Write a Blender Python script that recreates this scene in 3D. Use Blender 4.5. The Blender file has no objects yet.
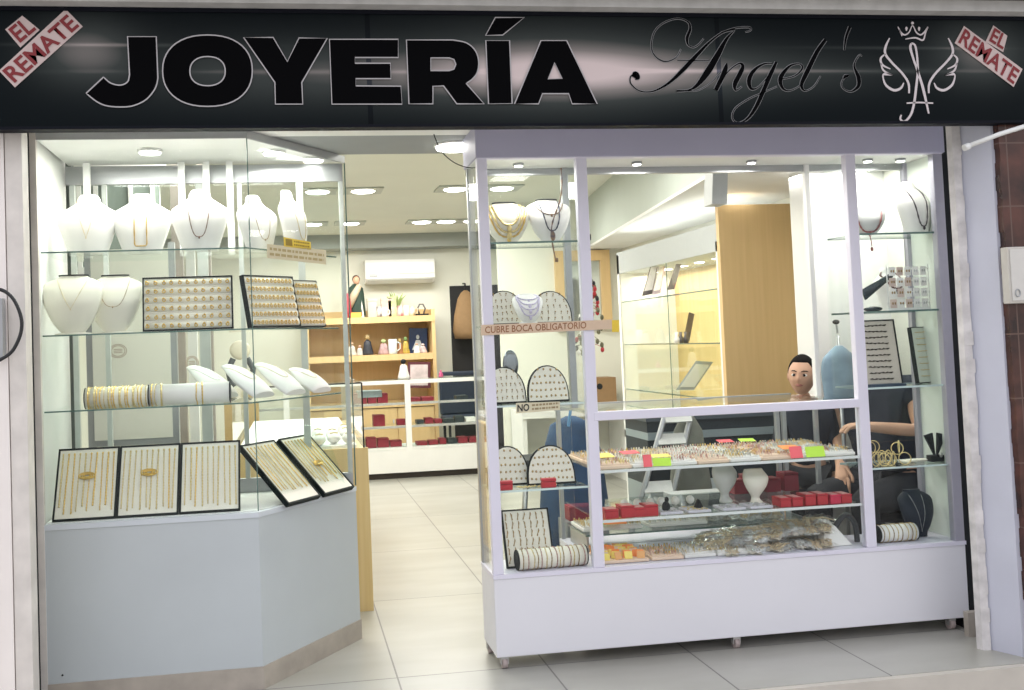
import bpy, bmesh, math, random
from mathutils import Vector, Matrix
random.seed(7)
scene = bpy.context.scene
col = scene.collection

# ------------------------------------------------------------------ camera
FPX, CAMZ, CX, CY = 1000.0, 1.3, 439.0, 302.4
yaw, pitch, roll = [math.radians(a) for a in (8.442, 2.354, -2.234)]
fw = Vector((math.sin(yaw)*math.cos(pitch), math.cos(yaw)*math.cos(pitch), math.sin(pitch)))
r0 = Vector((math.cos(yaw), -math.sin(yaw), 0)); u0 = r0.cross(fw)
cr_ = math.cos(roll)*r0 + math.sin(roll)*u0
cu_ = -math.sin(roll)*r0 + math.cos(roll)*u0
CAM = Vector((0, 0, CAMZ))
def ray(x, y): return fw + cr_*((x-CX)/FPX) - cu_*((y-CY)/FPX)
def at(x, y, Y): d = ray(x, y); return CAM + d*(Y/d.y)
def atz(x, y, Z): d = ray(x, y); return CAM + d*((Z-CAMZ)/d.z)
cam_data = bpy.data.cameras.new('camera'); cam = bpy.data.objects.new('camera', cam_data); col.objects.link(cam)
cam_data.sensor_fit = 'HORIZONTAL'; cam_data.sensor_width = 36; cam_data.lens = 36*FPX/1024
cam_data.shift_x = (512-CX)/1024; cam_data.shift_y = -(345-CY)/1024
cam.matrix_world = Matrix(((cr_.x, cu_.x, -fw.x, 0), (cr_.y, cu_.y, -fw.y, 0), (cr_.z, cu_.z, -fw.z, CAMZ), (0, 0, 0, 1)))
cam_data.clip_start = 0.05
scene.camera = cam
# ------------------------------------------------------------------ world, light, exposure
w = bpy.data.worlds.new('overcast_street'); scene.world = w; w.use_nodes = True
nt = w.node_tree; nt.nodes.clear()
wo = nt.nodes.new('ShaderNodeOutputWorld'); bg = nt.nodes.new('ShaderNodeBackground')
tc = nt.nodes.new('ShaderNodeTexCoord'); sp = nt.nodes.new('ShaderNodeSeparateXYZ'); rp = nt.nodes.new('ShaderNodeValToRGB')
nt.links.new(tc.outputs['Generated'], sp.inputs[0]); nt.links.new(sp.outputs['Z'], rp.inputs[0])
rp.color_ramp.elements[0].position = 0.0; rp.color_ramp.elements[0].color = (0.46, 0.455, 0.455, 1)
rp.color_ramp.elements[1].position = 0.6; rp.color_ramp.elements[1].color = (0.84, 0.85, 0.93, 1)
nt.links.new(rp.outputs[0], bg.inputs[0]); bg.inputs[1].default_value = 1.0
nt.links.new(bg.outputs[0], wo.inputs[0])
scene.view_settings.view_transform = 'Standard'; scene.view_settings.look = 'None'
scene.view_settings.exposure = 0.8; scene.view_settings.gamma = 1; scene.view_settings.use_curve_mapping = False
scene.cycles.transparent_max_bounces = 40
scene.cycles.max_bounces = 10

def area(name, loc, size, energy, color=(1, .97, .9), size_y=None, rot=(0, 0, 0), spread=None):
    l = bpy.data.lights.new(name, 'AREA'); l.energy = energy; l.color = color; l.size = size
    if size_y: l.shape = 'RECTANGLE'; l.size_y = size_y
    if spread: l.spread = spread
    o = bpy.data.objects.new(name, l); col.objects.link(o); o.location = loc; o.rotation_euler = rot
    return o
for i, (x, y) in enumerate(((-0.3, 5.6), (1.3, 5.6), (0.0, 8.2), (1.4, 8.2), (0.2, 10.5), (1.4, 10.5))):
    area('ceiling_light_glow', (x, y, 2.55), 0.9, 23, (1, .975, .90))
area('bulkhead_light_and_fill', (2.72, 6.8, 2.12), 0.2, 8, (1, .97, .90), 2.2)
area('bulkhead_light_and_fill', (2.85, 4.68, 2.12), 0.4, 6.5, (1, .98, .93), 0.8)  # added fill without a fixture, brightens the front of the white column
area('cabinet_lamp_glow', (-0.42, 4.15, 2.115), 0.8, 5.5, (1, .99, .93), 0.2)
area('cabinet_lamp_glow', (0.02, 4.3, 2.115), 0.25, 2.0, (1, .99, .93), 0.25)
for x in (0.98, 1.5, 2.0, 2.6):
    area('case_lamp_glow', (x, 4.06, 2.02), 0.16, 1.1, (1, .98, .93))
area('wall_showcase_glow', (2.85, 6.8, 1.78), 0.25, 6.5, (1, .93, .78), 1.7)

# ------------------------------------------------------------------ materials
MATS = {}
def M(name, color, rough=0.5, metal=0.0, noise=0.0, scale=30, bump=0.0, emit=None, es=0, color2=None, coat=0, spec=None, alpha=None, trans=0):
    if name in MATS: return MATS[name]
    m = bpy.data.materials.new(name); m.use_nodes = True; n = m.node_tree.nodes; L = m.node_tree.links
    b = n['Principled BSDF']; c = (*color, 1)
    b.inputs['Base Color'].default_value = c; b.inputs['Roughness'].default_value = rough; b.inputs['Metallic'].default_value = metal
    if coat: b.inputs['Coat Weight'].default_value = coat; b.inputs['Coat Roughness'].default_value = 0.05
    if spec is not None: b.inputs['Specular IOR Level'].default_value = spec
    if trans: b.inputs['Transmission Weight'].default_value = trans
    if noise or bump:
        t = n.new('ShaderNodeTexCoord'); nz = n.new('ShaderNodeTexNoise'); nz.inputs['Scale'].default_value = scale; nz.inputs['Detail'].default_value = 4
        L.new(t.outputs['Object'], nz.inputs['Vector'])
        if noise:
            rr = n.new('ShaderNodeValToRGB'); c2 = color2 or tuple(max(0, v*(1-noise)) for v in color)
            rr.color_ramp.elements[0].position = .3; rr.color_ramp.elements[1].position = .7
            rr.color_ramp.elements[0].color = (*c2, 1); rr.color_ramp.elements[1].color = c
            L.new(nz.outputs['Fac'], rr.inputs[0]); L.new(rr.outputs[0], b.inputs['Base Color'])
        if bump:
            bp = n.new('ShaderNodeBump'); bp.inputs['Strength'].default_value = bump; bp.inputs['Distance'].default_value = .01
            L.new(nz.outputs['Fac'], bp.inputs['Height']); L.new(bp.outputs[0], b.inputs['Normal'])
    if emit: b.inputs['Emission Color'].default_value = (*emit, 1); b.inputs['Emission Strength'].default_value = es
    MATS[name] = m; return m
def glass_mat(name, tint=(.965, .985, .975), refl=1.0, rough=0.0, base=0.0):
    m = bpy.data.materials.new(name); m.use_nodes = True; n = m.node_tree.nodes; L = m.node_tree.links; n.clear()
    o = n.new('ShaderNodeOutputMaterial'); tr = n.new('ShaderNodeBsdfTransparent'); gl = n.new('ShaderNodeBsdfGlossy'); mx = n.new('ShaderNodeMixShader')
    lw = n.new('ShaderNodeLayerWeight'); lw.inputs['Blend'].default_value = .5
    pw = n.new('ShaderNodeMath'); pw.operation = 'POWER'; pw.inputs[1].default_value = 5; L.new(lw.outputs['Facing'], pw.inputs[0])
    fr = n.new('ShaderNodeMath'); fr.operation = 'MULTIPLY_ADD'; fr.inputs[1].default_value = .8; fr.inputs[2].default_value = .013; L.new(pw.outputs[0], fr.inputs[0])
    tr.inputs[0].default_value = (*tint, 1); gl.inputs['Roughness'].default_value = rough; gl.inputs[0].default_value = (refl, refl, refl, 1)
    if base:
        ad = n.new('ShaderNodeMath'); ad.operation = 'ADD'; ad.inputs[1].default_value = base; L.new(fr.outputs[0], ad.inputs[0]); L.new(ad.outputs[0], mx.inputs[0])
    else: L.new(fr.outputs[0], mx.inputs[0])
    L.new(tr.outputs[0], mx.inputs[1]); L.new(gl.outputs[0], mx.inputs[2]); L.new(mx.outputs[0], o.inputs[0])
    MATS[name] = m; return m
GLASS = glass_mat('clear_glass', (.975, .99, .983))
SHELFG = glass_mat('shelf_glass', (.93, .97, .955))
PLASTIC = glass_mat('clear_plastic_bag', (.985, .985, .985), 1.0, .15, .05)
EDGE = M('green_glass_edge', (.10, .17, .155), .2)
EDGEL = M('pale_glass_edge', (.62, .72, .72), .2)
WHITE = M('white_paint', (.80, .80, .78), .55, noise=.05, scale=6)
WALLW = M('shop_wall_paint', (.74, .74, .66), .7, noise=.04, scale=4)
CEILM = M('ceiling_plaster', (.72, .73, .66), .8, noise=.03, scale=3)
ALU = M('lavender_white_aluminium', (.72, .70, .80), .35, .0, noise=.04, scale=8)
LAVP = M('lavender_white_laminate', (.74, .735, .775), .45, noise=.03, scale=3)
HDR = M('lavender_header_board', (.42, .41, .53), .5, noise=.05, scale=4)
GREYAL = M('grey_aluminium', (.42, .43, .44), .35, .6, noise=.06, scale=10)
BLUEB = M('pale_blue_grey_laminate', (.52, .56, .575), .5, noise=.06, scale=3)
BLUEL = M('blue_grey_top_strip', (.62, .66, .70), .45, noise=.04, scale=4)
STONE = M('beige_stone_tile', (.45, .40, .34), .45, noise=.2, scale=12)
VELW = M('white_leatherette', (.83, .81, .78), .6, noise=.03, scale=20)
VELC = M('cream_leatherette', (.82, .78, .68), .6, noise=.03, scale=20)
BLACK = M('black_velvet', (.006, .008, .010), .8, noise=.2, scale=30)
BLKF = M('black_tray_border', (.005, .010, .010), .6, noise=.1, scale=30, spec=.2)
GOLD = M('gold', (.83, .57, .18), .3, .85, noise=.25, scale=200)
GOLDP = M('pale_gold', (.78, .62, .30), .35, .7, noise=.3, scale=200)
SILV = M('silver', (.62, .62, .60), .28, .9, noise=.3, scale=150)
WOOD = None
def wood_mat(name, c1, c2, scale=3, axis='Z', rough=.5):
    m = bpy.data.materials.new(name); m.use_nodes = True; n = m.node_tree.nodes; L = m.node_tree.links; b = n['Principled BSDF']
    t = n.new('ShaderNodeTexCoord'); mp = n.new('ShaderNodeMapping'); nz = n.new('ShaderNodeTexNoise'); rr = n.new('ShaderNodeValToRGB')
    s = [scale*14]*3; s['XYZ'.index(axis)] = scale*.5; mp.inputs['Scale'].default_value = s
    nz.inputs['Scale'].default_value = 1; nz.inputs['Detail'].default_value = 3
    L.new(t.outputs['Object'], mp.inputs[0]); L.new(mp.outputs[0], nz.inputs['Vector']); L.new(nz.outputs['Fac'], rr.inputs[0])
    rr.color_ramp.elements[0].color = (*c1, 1); rr.color_ramp.elements[1].color = (*c2, 1); rr.color_ramp.elements[0].position = .3; rr.color_ramp.elements[1].position = .7
    L.new(rr.outputs[0], b.inputs['Base Color']); b.inputs['Roughness'].default_value = rough
    MATS[name] = m; return m
WOOD = wood_mat('honey_maple_wood', (.63, .44, .21), (.68, .48, .24))
WOODL = wood_mat('pale_maple_wood', (.70, .50, .22), (.76, .57, .28))
BROWN = M('brown_cardboard', (.30, .185, .09), .8, noise=.1, scale=20)
RED = M('red_velvet_box', (.48, .018, .03), .5, noise=.15, scale=30)
RUBY = M('wine_red_box', (.26, .012, .03), .5, noise=.15, scale=30)
GLOW = M('lamp_diffuser', (1, 1, 1), .5, emit=(1, .98, .92), es=6)
SKIN = M('skin', (.58, .34, .23), .5, noise=.08, scale=12, spec=.3)
HAIR = M('black_hair', (.010, .008, .008), .8, noise=.4, scale=90, spec=.1)

def tile_floor():
    m = bpy.data.materials.new('large_grey_floor_tile'); m.use_nodes = True; n = m.node_tree.nodes; L = m.node_tree.links; b = n['Principled BSDF']
    g = n.new('ShaderNodeNewGeometry'); mp = n.new('ShaderNodeMapping'); mp.inputs['Location'].default_value = (-0.366+6, -3.96+12, 0)
    br = n.new('ShaderNodeTexBrick'); br.offset = 0; br.inputs['Scale'].default_value = 1
    br.inputs['Brick Width'].default_value = .6; br.inputs['Row Height'].default_value = 1.2; br.inputs['Mortar Size'].default_value = .0035; br.inputs['Mortar Smooth'].default_value = 0
    br.inputs['Color1'].default_value = (.41, .40, .36, 1); br.inputs['Color2'].default_value = (.385, .38, .35, 1); br.inputs['Mortar'].default_value = (.15, .14, .13, 1)
    L.new(g.outputs['Position'], mp.inputs[0]); L.new(mp.outputs[0], br.inputs['Vector'])
    nz = n.new('ShaderNodeTexNoise'); nz.inputs['Scale'].default_value = 1.0; nz.inputs['Detail'].default_value = 5
    m2 = n.new('ShaderNodeMapping'); m2.inputs['Scale'].default_value = (1.2, 4, 1); L.new(g.outputs['Position'], m2.inputs[0]); L.new(m2.outputs[0], nz.inputs['Vector'])
    mx = n.new('ShaderNodeMixRGB'); mx.blend_type = 'MULTIPLY'; mx.inputs[0].default_value = .55
    rr = n.new('ShaderNodeValToRGB'); rr.color_ramp.elements[0].position = .35; rr.color_ramp.elements[0].color = (.72, .70, .66, 1); rr.color_ramp.elements[1].position = .65; rr.color_ramp.elements[1].color = (1, 1, 1, 1)
    L.new(nz.outputs['Fac'], rr.inputs[0]); L.new(br.outputs['Color'], mx.inputs[1]); L.new(rr.outputs[0], mx.inputs[2]); L.new(mx.outputs[0], b.inputs['Base Color'])
    b.inputs['Roughness'].default_value = .32
    return m
FLOOR = tile_floor()

# ------------------------------------------------------------------ mesh helpers
SPLIT = {'front_post', 'shelf_edge', 'back_frame', 'back_rail', 'white_upright', 'side_board', 'top_rail', 'panel_frame', 'shelf_board', 'glass_joint', 'sign_box'}
class MB:
    def __init__(s): s.v = []; s.f = []; s.sm = False
    def add(s, vs, fs):
        n = len(s.v); s.v += [Vector(v) for v in vs]; s.f += [tuple(i+n for i in f) for f in fs]; return s
    def box(s, a, b):
        x0, x1 = sorted((a[0], b[0])); y0, y1 = sorted((a[1], b[1])); z0, z1 = sorted((a[2], b[2]))
        return s.add([(x0,y0,z0),(x1,y0,z0),(x1,y1,z0),(x0,y1,z0),(x0,y0,z1),(x1,y0,z1),(x1,y1,z1),(x0,y1,z1)],
              [(3,2,1,0),(4,5,6,7),(0,1,5,4),(1,2,6,5),(2,3,7,6),(3,0,4,7)])
    def prism(s, pts, z0, z1):
        n = len(pts); area_ = sum(pts[i][0]*pts[(i+1)%n][1]-pts[(i+1)%n][0]*pts[i][1] for i in range(n))
        if area_ < 0: pts = pts[::-1]
        return s.add([(p[0],p[1],z0) for p in pts]+[(p[0],p[1],z1) for p in pts],
              [tuple(range(n-1,-1,-1)), tuple(range(n,2*n))]+[(i,(i+1)%n,(i+1)%n+n,i+n) for i in range(n)])
    def slab(s, q, d):           # quad corners q, extruded by vector d
        q = [Vector(p) for p in q]; d = Vector(d); n = len(q)
        nrm = (q[1]-q[0]).cross(q[2]-q[0])
        if nrm.dot(d) > 0: q = q[::-1]
        return s.add(q+[p+d for p in q], [tuple(range(n)), tuple(range(2*n-1, n-1, -1))]+[((i+1)%n, i, i+n, (i+1)%n+n) for i in range(n)])
    def tube(s, pts, r, k=6, closed=False, rs=None):
        pts = [Vector(p) for p in pts]; n = len(pts); rings = []; base = len(s.v)
        up = None
        for i, p in enumerate(pts):
            a = pts[(i-1) % n] if (closed or i > 0) else p; b = pts[(i+1) % n] if (closed or i < n-1) else p
            t = (b-a).normalized()
            if up is None: up = t.orthogonal().normalized()
            up = (up - t*up.dot(t)); up = up.normalized() if up.length > 1e-6 else t.orthogonal().normalized()
            o = t.cross(up); R = rs[i] if rs else r
            for j in range(k):
                an = 2*math.pi*j/k; s.v.append(p+up*math.cos(an)*R+o*math.sin(an)*R)
        m = n if closed else n-1
        for i in range(m):
            for j in range(k):
                a = base+i*k+j; b = base+i*k+(j+1)%k; c = base+((i+1)%n)*k+(j+1)%k; d = base+((i+1)%n)*k+j
                s.f.append((a,b,c,d))
        if not closed:
            s.f.append(tuple(base+j for j in range(k-1,-1,-1))); s.f.append(tuple(base+(n-1)*k+j for j in range(k)))
        s.sm = s.sm or k > 6
        return s
    def cyl(s, a, b, r, k=16, r2=None): return s.tube([a, b], r, k, rs=[r, r if r2 is None else r2])
    def lathe(s, prof, c=(0,0,0), k=20, sx=1, sy=1):
        base = len(s.v); n = len(prof)
        for (r, z) in prof:
            for j in range(k):
                a = 2*math.pi*j/k; s.v.append(Vector((c[0]+r*sx*math.cos(a), c[1]+r*sy*math.sin(a), c[2]+z)))
        for i in range(n-1):
            for j in range(k): s.f.append((base+i*k+j, base+i*k+(j+1)%k, base+(i+1)*k+(j+1)%k, base+(i+1)*k+j))
        s.f.append(tuple(base+j for j in range(k-1,-1,-1))); s.f.append(tuple(base+(n-1)*k+j for j in range(k)))
        s.sm = True; return s
    def ell(s, c, rx, ry, rz, k=14, m=9):
        return s.lathe([(math.sin(math.pi*(i+.02)/(m+.04)), -math.cos(math.pi*(i+.02)/(m+.04))) for i in range(m+1)], (0,0,0), k)._fix(c, rx, ry, rz, k*(m+1))
    def _fix(s, c, rx, ry, rz, cnt):
        for i in range(len(s.v)-cnt, len(s.v)):
            v = s.v[i]; s.v[i] = Vector((c[0]+v.x*rx, c[1]+v.y*ry, c[2]+v.z*rz))
        return s
    def xform(s, m):
        s.v = [m @ v for v in s.v]; return s
    def build(s, name, mat, parent=None, world=True, smooth=None, bevel=0):
        if name in SPLIT and not getattr(s, 'one', False): return build_each(s, name, mat, parent, world=world, smooth=smooth, bevel=bevel)[0]
        off = wloc(parent) if (parent and world) else Vector((0,0,0))
        me = bpy.data.meshes.new(name); me.from_pydata([tuple(v-off) for v in s.v], [], s.f); me.validate()
        if mat: me.materials.append(mat)
        if smooth if smooth is not None else s.sm:
            for p in me.polygons: p.use_smooth = len(p.vertices) <= 4
        o = bpy.data.objects.new(name, me); col.objects.link(o)
        if parent: o.parent = parent
        if bevel:
            b = o.modifiers.new('bevel', 'BEVEL'); b.width = bevel; b.segments = 2; b.limit_method = 'ANGLE'
        return o
def build_each(s, name, mat, parent=None, **k):
    par = list(range(len(s.v)))
    def fd(a):
        while par[a] != a: par[a] = par[par[a]]; a = par[a]
        return a
    for f in s.f:
        for i in f[1:]: par[fd(i)] = fd(f[0])
    gr = {}
    for i in range(len(s.v)): gr.setdefault(fd(i), []).append(i)
    out = []
    for r_, ids in gr.items():
        mp = {a: b for b, a in enumerate(ids)}; q = MB(); q.one = True; q.sm = s.sm; q.v = [s.v[i] for i in ids]; q.f = [tuple(mp[i] for i in f) for f in s.f if f[0] in mp]
        out.append(q.build(name, mat, parent, **k))
    return out
def wloc(o):
    l = Vector((0,0,0))
    while o: l += Vector(o.location); o = o.parent
    return l
def tag(o, label=None, cat=None, group=None, kind=None):
    if label: o['label'] = label
    if cat: o['category'] = cat
    if group: o['group'] = group
    if kind: o['kind'] = kind
    return o
def empty(name, loc, label=None, cat=None, group=None, rz=0):
    o = bpy.data.objects.new(name, None); col.objects.link(o); o.location = loc; o.rotation_euler = (0,0,rz); o.empty_display_size = .05
    return tag(o, label, cat, group)
def struct(name, mb, mat, **k):
    o = mb.build(name, mat, **k); o['kind'] = 'structure'; return o
def copy_tree(o, parent=None):
    c = o.copy(); col.objects.link(c); c.parent = parent
    for ch in list(o.children): copy_tree(ch, c)
    return c
def place(proto, used, loc, label, group=None, rz=0, rx=0, sc=1, ry=0):
    o = proto if not used.get(proto.name) else copy_tree(proto)
    used[proto.name] = True
    o.location = loc; o.rotation_euler = (rx, ry, rz); o.scale = (sc, sc, sc) if not hasattr(sc, '__len__') else sc
    o['label'] = label
    if group: o['group'] = group
    return o
USED = {}
def curve_mesh(name, loops, Y, mat, depth, parent):   # loops of (X, Z); holes by even odd fill
    cu = bpy.data.curves.new(name, 'CURVE'); cu.dimensions = '2D'; cu.fill_mode = 'BOTH'; cu.extrude = depth/2
    for lp in loops:
        s = cu.splines.new('POLY'); s.points.add(len(lp)-1); s.use_cyclic_u = True
        for i, p in enumerate(lp): s.points[i].co = (p[0], p[1], 0, 1)
    t = bpy.data.objects.new('tmp', cu); col.objects.link(t); bpy.context.view_layer.update()
    me = bpy.data.meshes.new_from_object(t.evaluated_get(bpy.context.evaluated_depsgraph_get()))
    bpy.data.objects.remove(t)
    off = wloc(parent)
    for v in me.vertices: v.co = Vector((v.co.x, Y - v.co.z, v.co.y)) - off
    me.materials.clear(); me.materials.append(mat); me.name = name
    o = bpy.data.objects.new(name, me); col.objects.link(o); o.parent = parent
    return o
def text_mesh(name, txt, mat, parent, M4, size=1, offset=0.0, extrude=.0006, spacing=1.0, local=False, shear=0):
    cu = bpy.data.curves.new(name, 'FONT'); cu.body = txt; cu.size = size; cu.offset = offset; cu.extrude = extrude; cu.space_character = spacing
    cu.align_x = 'CENTER'; cu.align_y = 'CENTER'; cu.shear = shear; cu.resolution_u = 3
    t = bpy.data.objects.new('tmp', cu); col.objects.link(t); bpy.context.view_layer.update()
    me = bpy.data.meshes.new_from_object(t.evaluated_get(bpy.context.evaluated_depsgraph_get()))
    bpy.data.objects.remove(t)
    off = Vector((0,0,0)) if local else wloc(parent)
    for v in me.vertices: v.co = (M4 @ v.co) - off
    me.materials.clear(); me.materials.append(mat)
    o = bpy.data.objects.new(name, me); col.objects.link(o); o.parent = parent
    return o
def catmull(pts, n=6, closed=False):
    out = []; N = len(pts); rng = N if closed else N-1
    for i in range(rng):
        p = [pts[(i+k) % N] if closed else pts[min(max(i+k, 0), N-1)] for k in (-1, 0, 1, 2)]
        for j in range(n):
            t = j/n
            out.append(tuple(.5*((2*p[1][a])+(-p[0][a]+p[2][a])*t+(2*p[0][a]-5*p[1][a]+4*p[2][a]-p[3][a])*t*t+(-p[0][a]+3*p[1][a]-3*p[2][a]+p[3][a])*t**3) for a in range(len(pts[0]))))
    if not closed: out.append(tuple(pts[-1]))
    return out
def ribbon(mb, pts, Y, th=.0015, closed=False):   # pts (x, z, width) on plane Y, facing -Y
    n = len(pts); L = []; R = []
    for i in range(n):
        a = pts[(i-1) % n] if (closed or i) else pts[i]; b = pts[(i+1) % n] if (closed or i < n-1) else pts[i]
        d = Vector((b[0]-a[0], b[1]-a[1])); d = d.normalized() if d.length > 1e-9 else Vector((1, 0)); nn = Vector((-d.y, d.x))*pts[i][2]/2
        L.append((pts[i][0]+nn.x, Y, pts[i][1]+nn.y)); R.append((pts[i][0]-nn.x, Y, pts[i][1]-nn.y))
    m = n if closed else n-1
    base = len(mb.v); mb.v += [Vector(p) for p in L+R] + [Vector((p[0], Y+th, p[2])) for p in L+R]
    for i in range(m):
        j = (i+1) % n
        mb.f += [tuple(base+k for k in (i, j, n+j, n+i)), tuple(base+2*n+k for k in (n+i, n+j, j, i)), tuple(base+k for k in (j, i, 2*n+i, 2*n+j)), tuple(base+k for k in (n+i, n+j, 3*n+j, 3*n+i))]
def fit_text(name, txt, mat, parent, bl, br, tl, off=0.0, push=None, bold=0.02):
    cu = bpy.data.curves.new(name, 'FONT'); cu.body = txt; cu.size = 1; cu.offset = bold; cu.extrude = 0.0; cu.resolution_u = 3
    t = bpy.data.objects.new('tmp', cu); col.objects.link(t); bpy.context.view_layer.update()
    me = bpy.data.meshes.new_from_object(t.evaluated_get(bpy.context.evaluated_depsgraph_get()))
    bpy.data.objects.remove(t)
    xs = [v.co.x for v in me.vertices]; ys = [v.co.y for v in me.vertices]; x0, x1, y0, y1 = min(xs), max(xs), min(ys), max(ys)
    bl, br, tl = Vector(bl), Vector(br), Vector(tl); n = (br-bl).cross(tl-bl).normalized()
    o_ = wloc(parent)
    for v in me.vertices:
        v.co = bl + (br-bl)*((v.co.x-x0)/(x1-x0)) + (tl-bl)*((v.co.y-y0)/(y1-y0)) + n*off - o_
    me.materials.clear(); me.materials.append(mat)
    o = bpy.data.objects.new(name, me); col.objects.link(o); o.parent = parent
    return o
# ================================================================== SETTING
struct('floor', MB().box((-2.2, 3.5, -.2), (3.3, 12.0, 0)), FLOOR)
struct('ceiling', MB().box((-2.2, 4.5, 2.6), (3.3, 12.0, 2.7)), CEILM)
struct('wall_back', MB().box((-2.2, 11.9, 0), (3.3, 12.0, 2.6)), WALLW)
struct('wall_left', MB().box((-2.2, 4.2, 0), (-2.1, 11.9, 2.6)), WALLW)
struct('wall_right', MB().box((3.15, 4.2, 0), (3.25, 11.9, 2.6)), WALLW)
LINT = M('grey_lintel_paint', (.30, .315, .32), .7, noise=.06, scale=5)
struct('trim_1', MB().box((-2.2, 4.1, 2.17), (3.25, 4.5, 2.75)), LINT)            # lintel beam over the opening
struct('trim_2', MB().box((-2.1, 11.55, 2.44), (3.15, 11.9, 2.6)), M('grey_beam_paint', (.34, .36, .34), .7, noise=.05, scale=5))
BK = [(2.17, 4.5), (3.15, 4.5), (3.15, 9.2), (2.80, 9.2)]
struct('trim_3', MB().prism(BK, 2.16, 2.6), M('grey_green_bulkhead', (.50, .55, .51), .7, noise=.05, scale=4))   # dropped bulkhead
struct('trim_12', MB().prism(BK, 2.14, 2.16), WHITE)  # white slab paints the downlit brightness onto the bulkhead underside
# partition at the back right
struct('wall_rear_right', MB().box((1.95, 9.2, 0), (3.15, 9.3, 2.6)), WALLW)
# white column by the right wall
struct('trim_4', MB().box((2.69, 4.9, 0), (3.15, 5.05, 2.14)), WHITE)
# street slab and riser
struct('ground', MB().box((-9, -7, -.30), (11, 3.5, -.2)), M('beige_pavement', (.50, .47, .42), .7, noise=.15, scale=5))
struct('trim_5', MB().box((-2.2, 3.47, -.2), (3.3, 3.5, -.002)), M('cream_stone_riser', (.56, .52, .46), .5, noise=.12, scale=8))
# facade left: white shutter leaf and frames
CREAM = M('cream_white_enamel', (.88, .82, .78), .5, noise=.06, scale=5)
CREAM2 = M('aged_white_enamel', (.76, .71, .66), .55, noise=.18, scale=12)
PEEL = M('peeling_white_paint', (.74, .71, .70), .6, noise=.35, scale=16, bump=.3)
struct('wall_left_facade', MB().box((-2.2, 3.56, -.2), (-1.02, 3.66, 2.2)), CREAM)
struct('wall_above_opening', MB().box((-2.2, 3.6, 2.17), (3.3, 4.1, 3.1)), WHITE)
struct('door_1', MB().box((-1.02, 3.575, -.2), (-.955, 3.66, 2.2)), CREAM)
struct('trim_6', MB().box((-1.2, 3.93, 0), (-.967, 4.0, 2.17)), BLACK)  # black box stands in for the shade in the gap beside the cabinet
struct('trim_7', MB().box((-.952, 3.58, -.2), (-.897, 3.66, 2.2)), CREAM2)
# reveal on the right, splayed
def pl(x, y): p = atz(x, y, 0); return (p.x, p.y)
rv = M('lavender_white_reveal_paint', (.56, .57, .66), .55, noise=.07, scale=5)
struct('wall_right_reveal', MB().prism([(2.70, 3.69), (2.757, 3.56), (3.3, 3.56), (3.3, 3.72)], 0, 2.2), rv)
e = MB()
zz = [i*2.2/40 for i in range(41)]
for i in range(40):
    a = .030+random.uniform(-.006, .006)
    e.prism([(2.665, 3.70), (2.672, 3.673), (2.695+a*.3, 3.683-a*.6), (2.70+a*.2, 3.70)], zz[i], zz[i+1])
struct('trim_8', e, PEEL)
struct('trim_9', MB().box((2.80, 3.95, 0), (2.86, 4.1, 2.17)), BLACK)  # black box painted as the shaded gap between case and reveal
# brown marbled wall tiles
m = bpy.data.materials.new('brown_marbled_wall_tile'); m.use_nodes = True; n = m.node_tree.nodes; L = m.node_tree.links; b = n['Principled BSDF']
g = n.new('ShaderNodeNewGeometry'); sx = n.new('ShaderNodeSeparateXYZ'); cb = n.new('ShaderNodeCombineXYZ'); br = n.new('ShaderNodeTexBrick'); L.new(g.outputs['Position'], sx.inputs[0])
L.new(sx.outputs['X'], cb.inputs[0]); L.new(sx.outputs['Z'], cb.inputs[1]); L.new(cb.outputs[0], br.inputs['Vector']); br.offset = 0; br.inputs['Scale'].default_value = 1
br.inputs['Brick Width'].default_value = .35; br.inputs['Row Height'].default_value = .25; br.inputs['Mortar Size'].default_value = .003
nz = n.new('ShaderNodeTexNoise'); nz.inputs['Scale'].default_value = 9; nz.inputs['Detail'].default_value = 6; rr = n.new('ShaderNodeValToRGB')
rr.color_ramp.elements[0].color = (.022, .009, .007, 1); rr.color_ramp.elements[1].color = (.10, .035, .024, 1); rr.color_ramp.elements[0].position = .35; rr.color_ramp.elements[1].position = .7
L.new(g.outputs['Position'], nz.inputs['Vector']); L.new(nz.outputs['Fac'], rr.inputs[0]); L.new(rr.outputs[0], br.inputs['Color1']); L.new(rr.outputs[0], br.inputs['Color2']); br.inputs['Mortar'].default_value = (.12, .07, .055, 1)
L.new(br.outputs['Color'], b.inputs['Base Color']); b.inputs['Roughness'].default_value = .25
e = MB()
for i in range(40):
    a = random.uniform(0, .006) + .012*(1 if i < 10 else 0)*random.random()
    e.box((2.765+a, 3.53, zz[i]), (3.6, 3.56, zz[i+1]))
struct('wall_brown_tiles', e, m)
struct('baseboard_right', MB().box((2.735, 3.84, 0), (2.79, 3.87, .10)), STONE)
# grey soffit strip above the sign
struct('trim_10', MB().box((-2.2, 3.44, 2.493), (3.4, 3.8, 2.62)), M('dirty_grey_canopy', (.60, .59, .57), .7, noise=.2, scale=14))
struct('trim_11', MB().box((-2.2, 3.36, 2.535), (3.4, 3.44, 2.8)), M('brown_canopy_edge', (.11, .095, .08), .7, noise=.2, scale=9))

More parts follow.
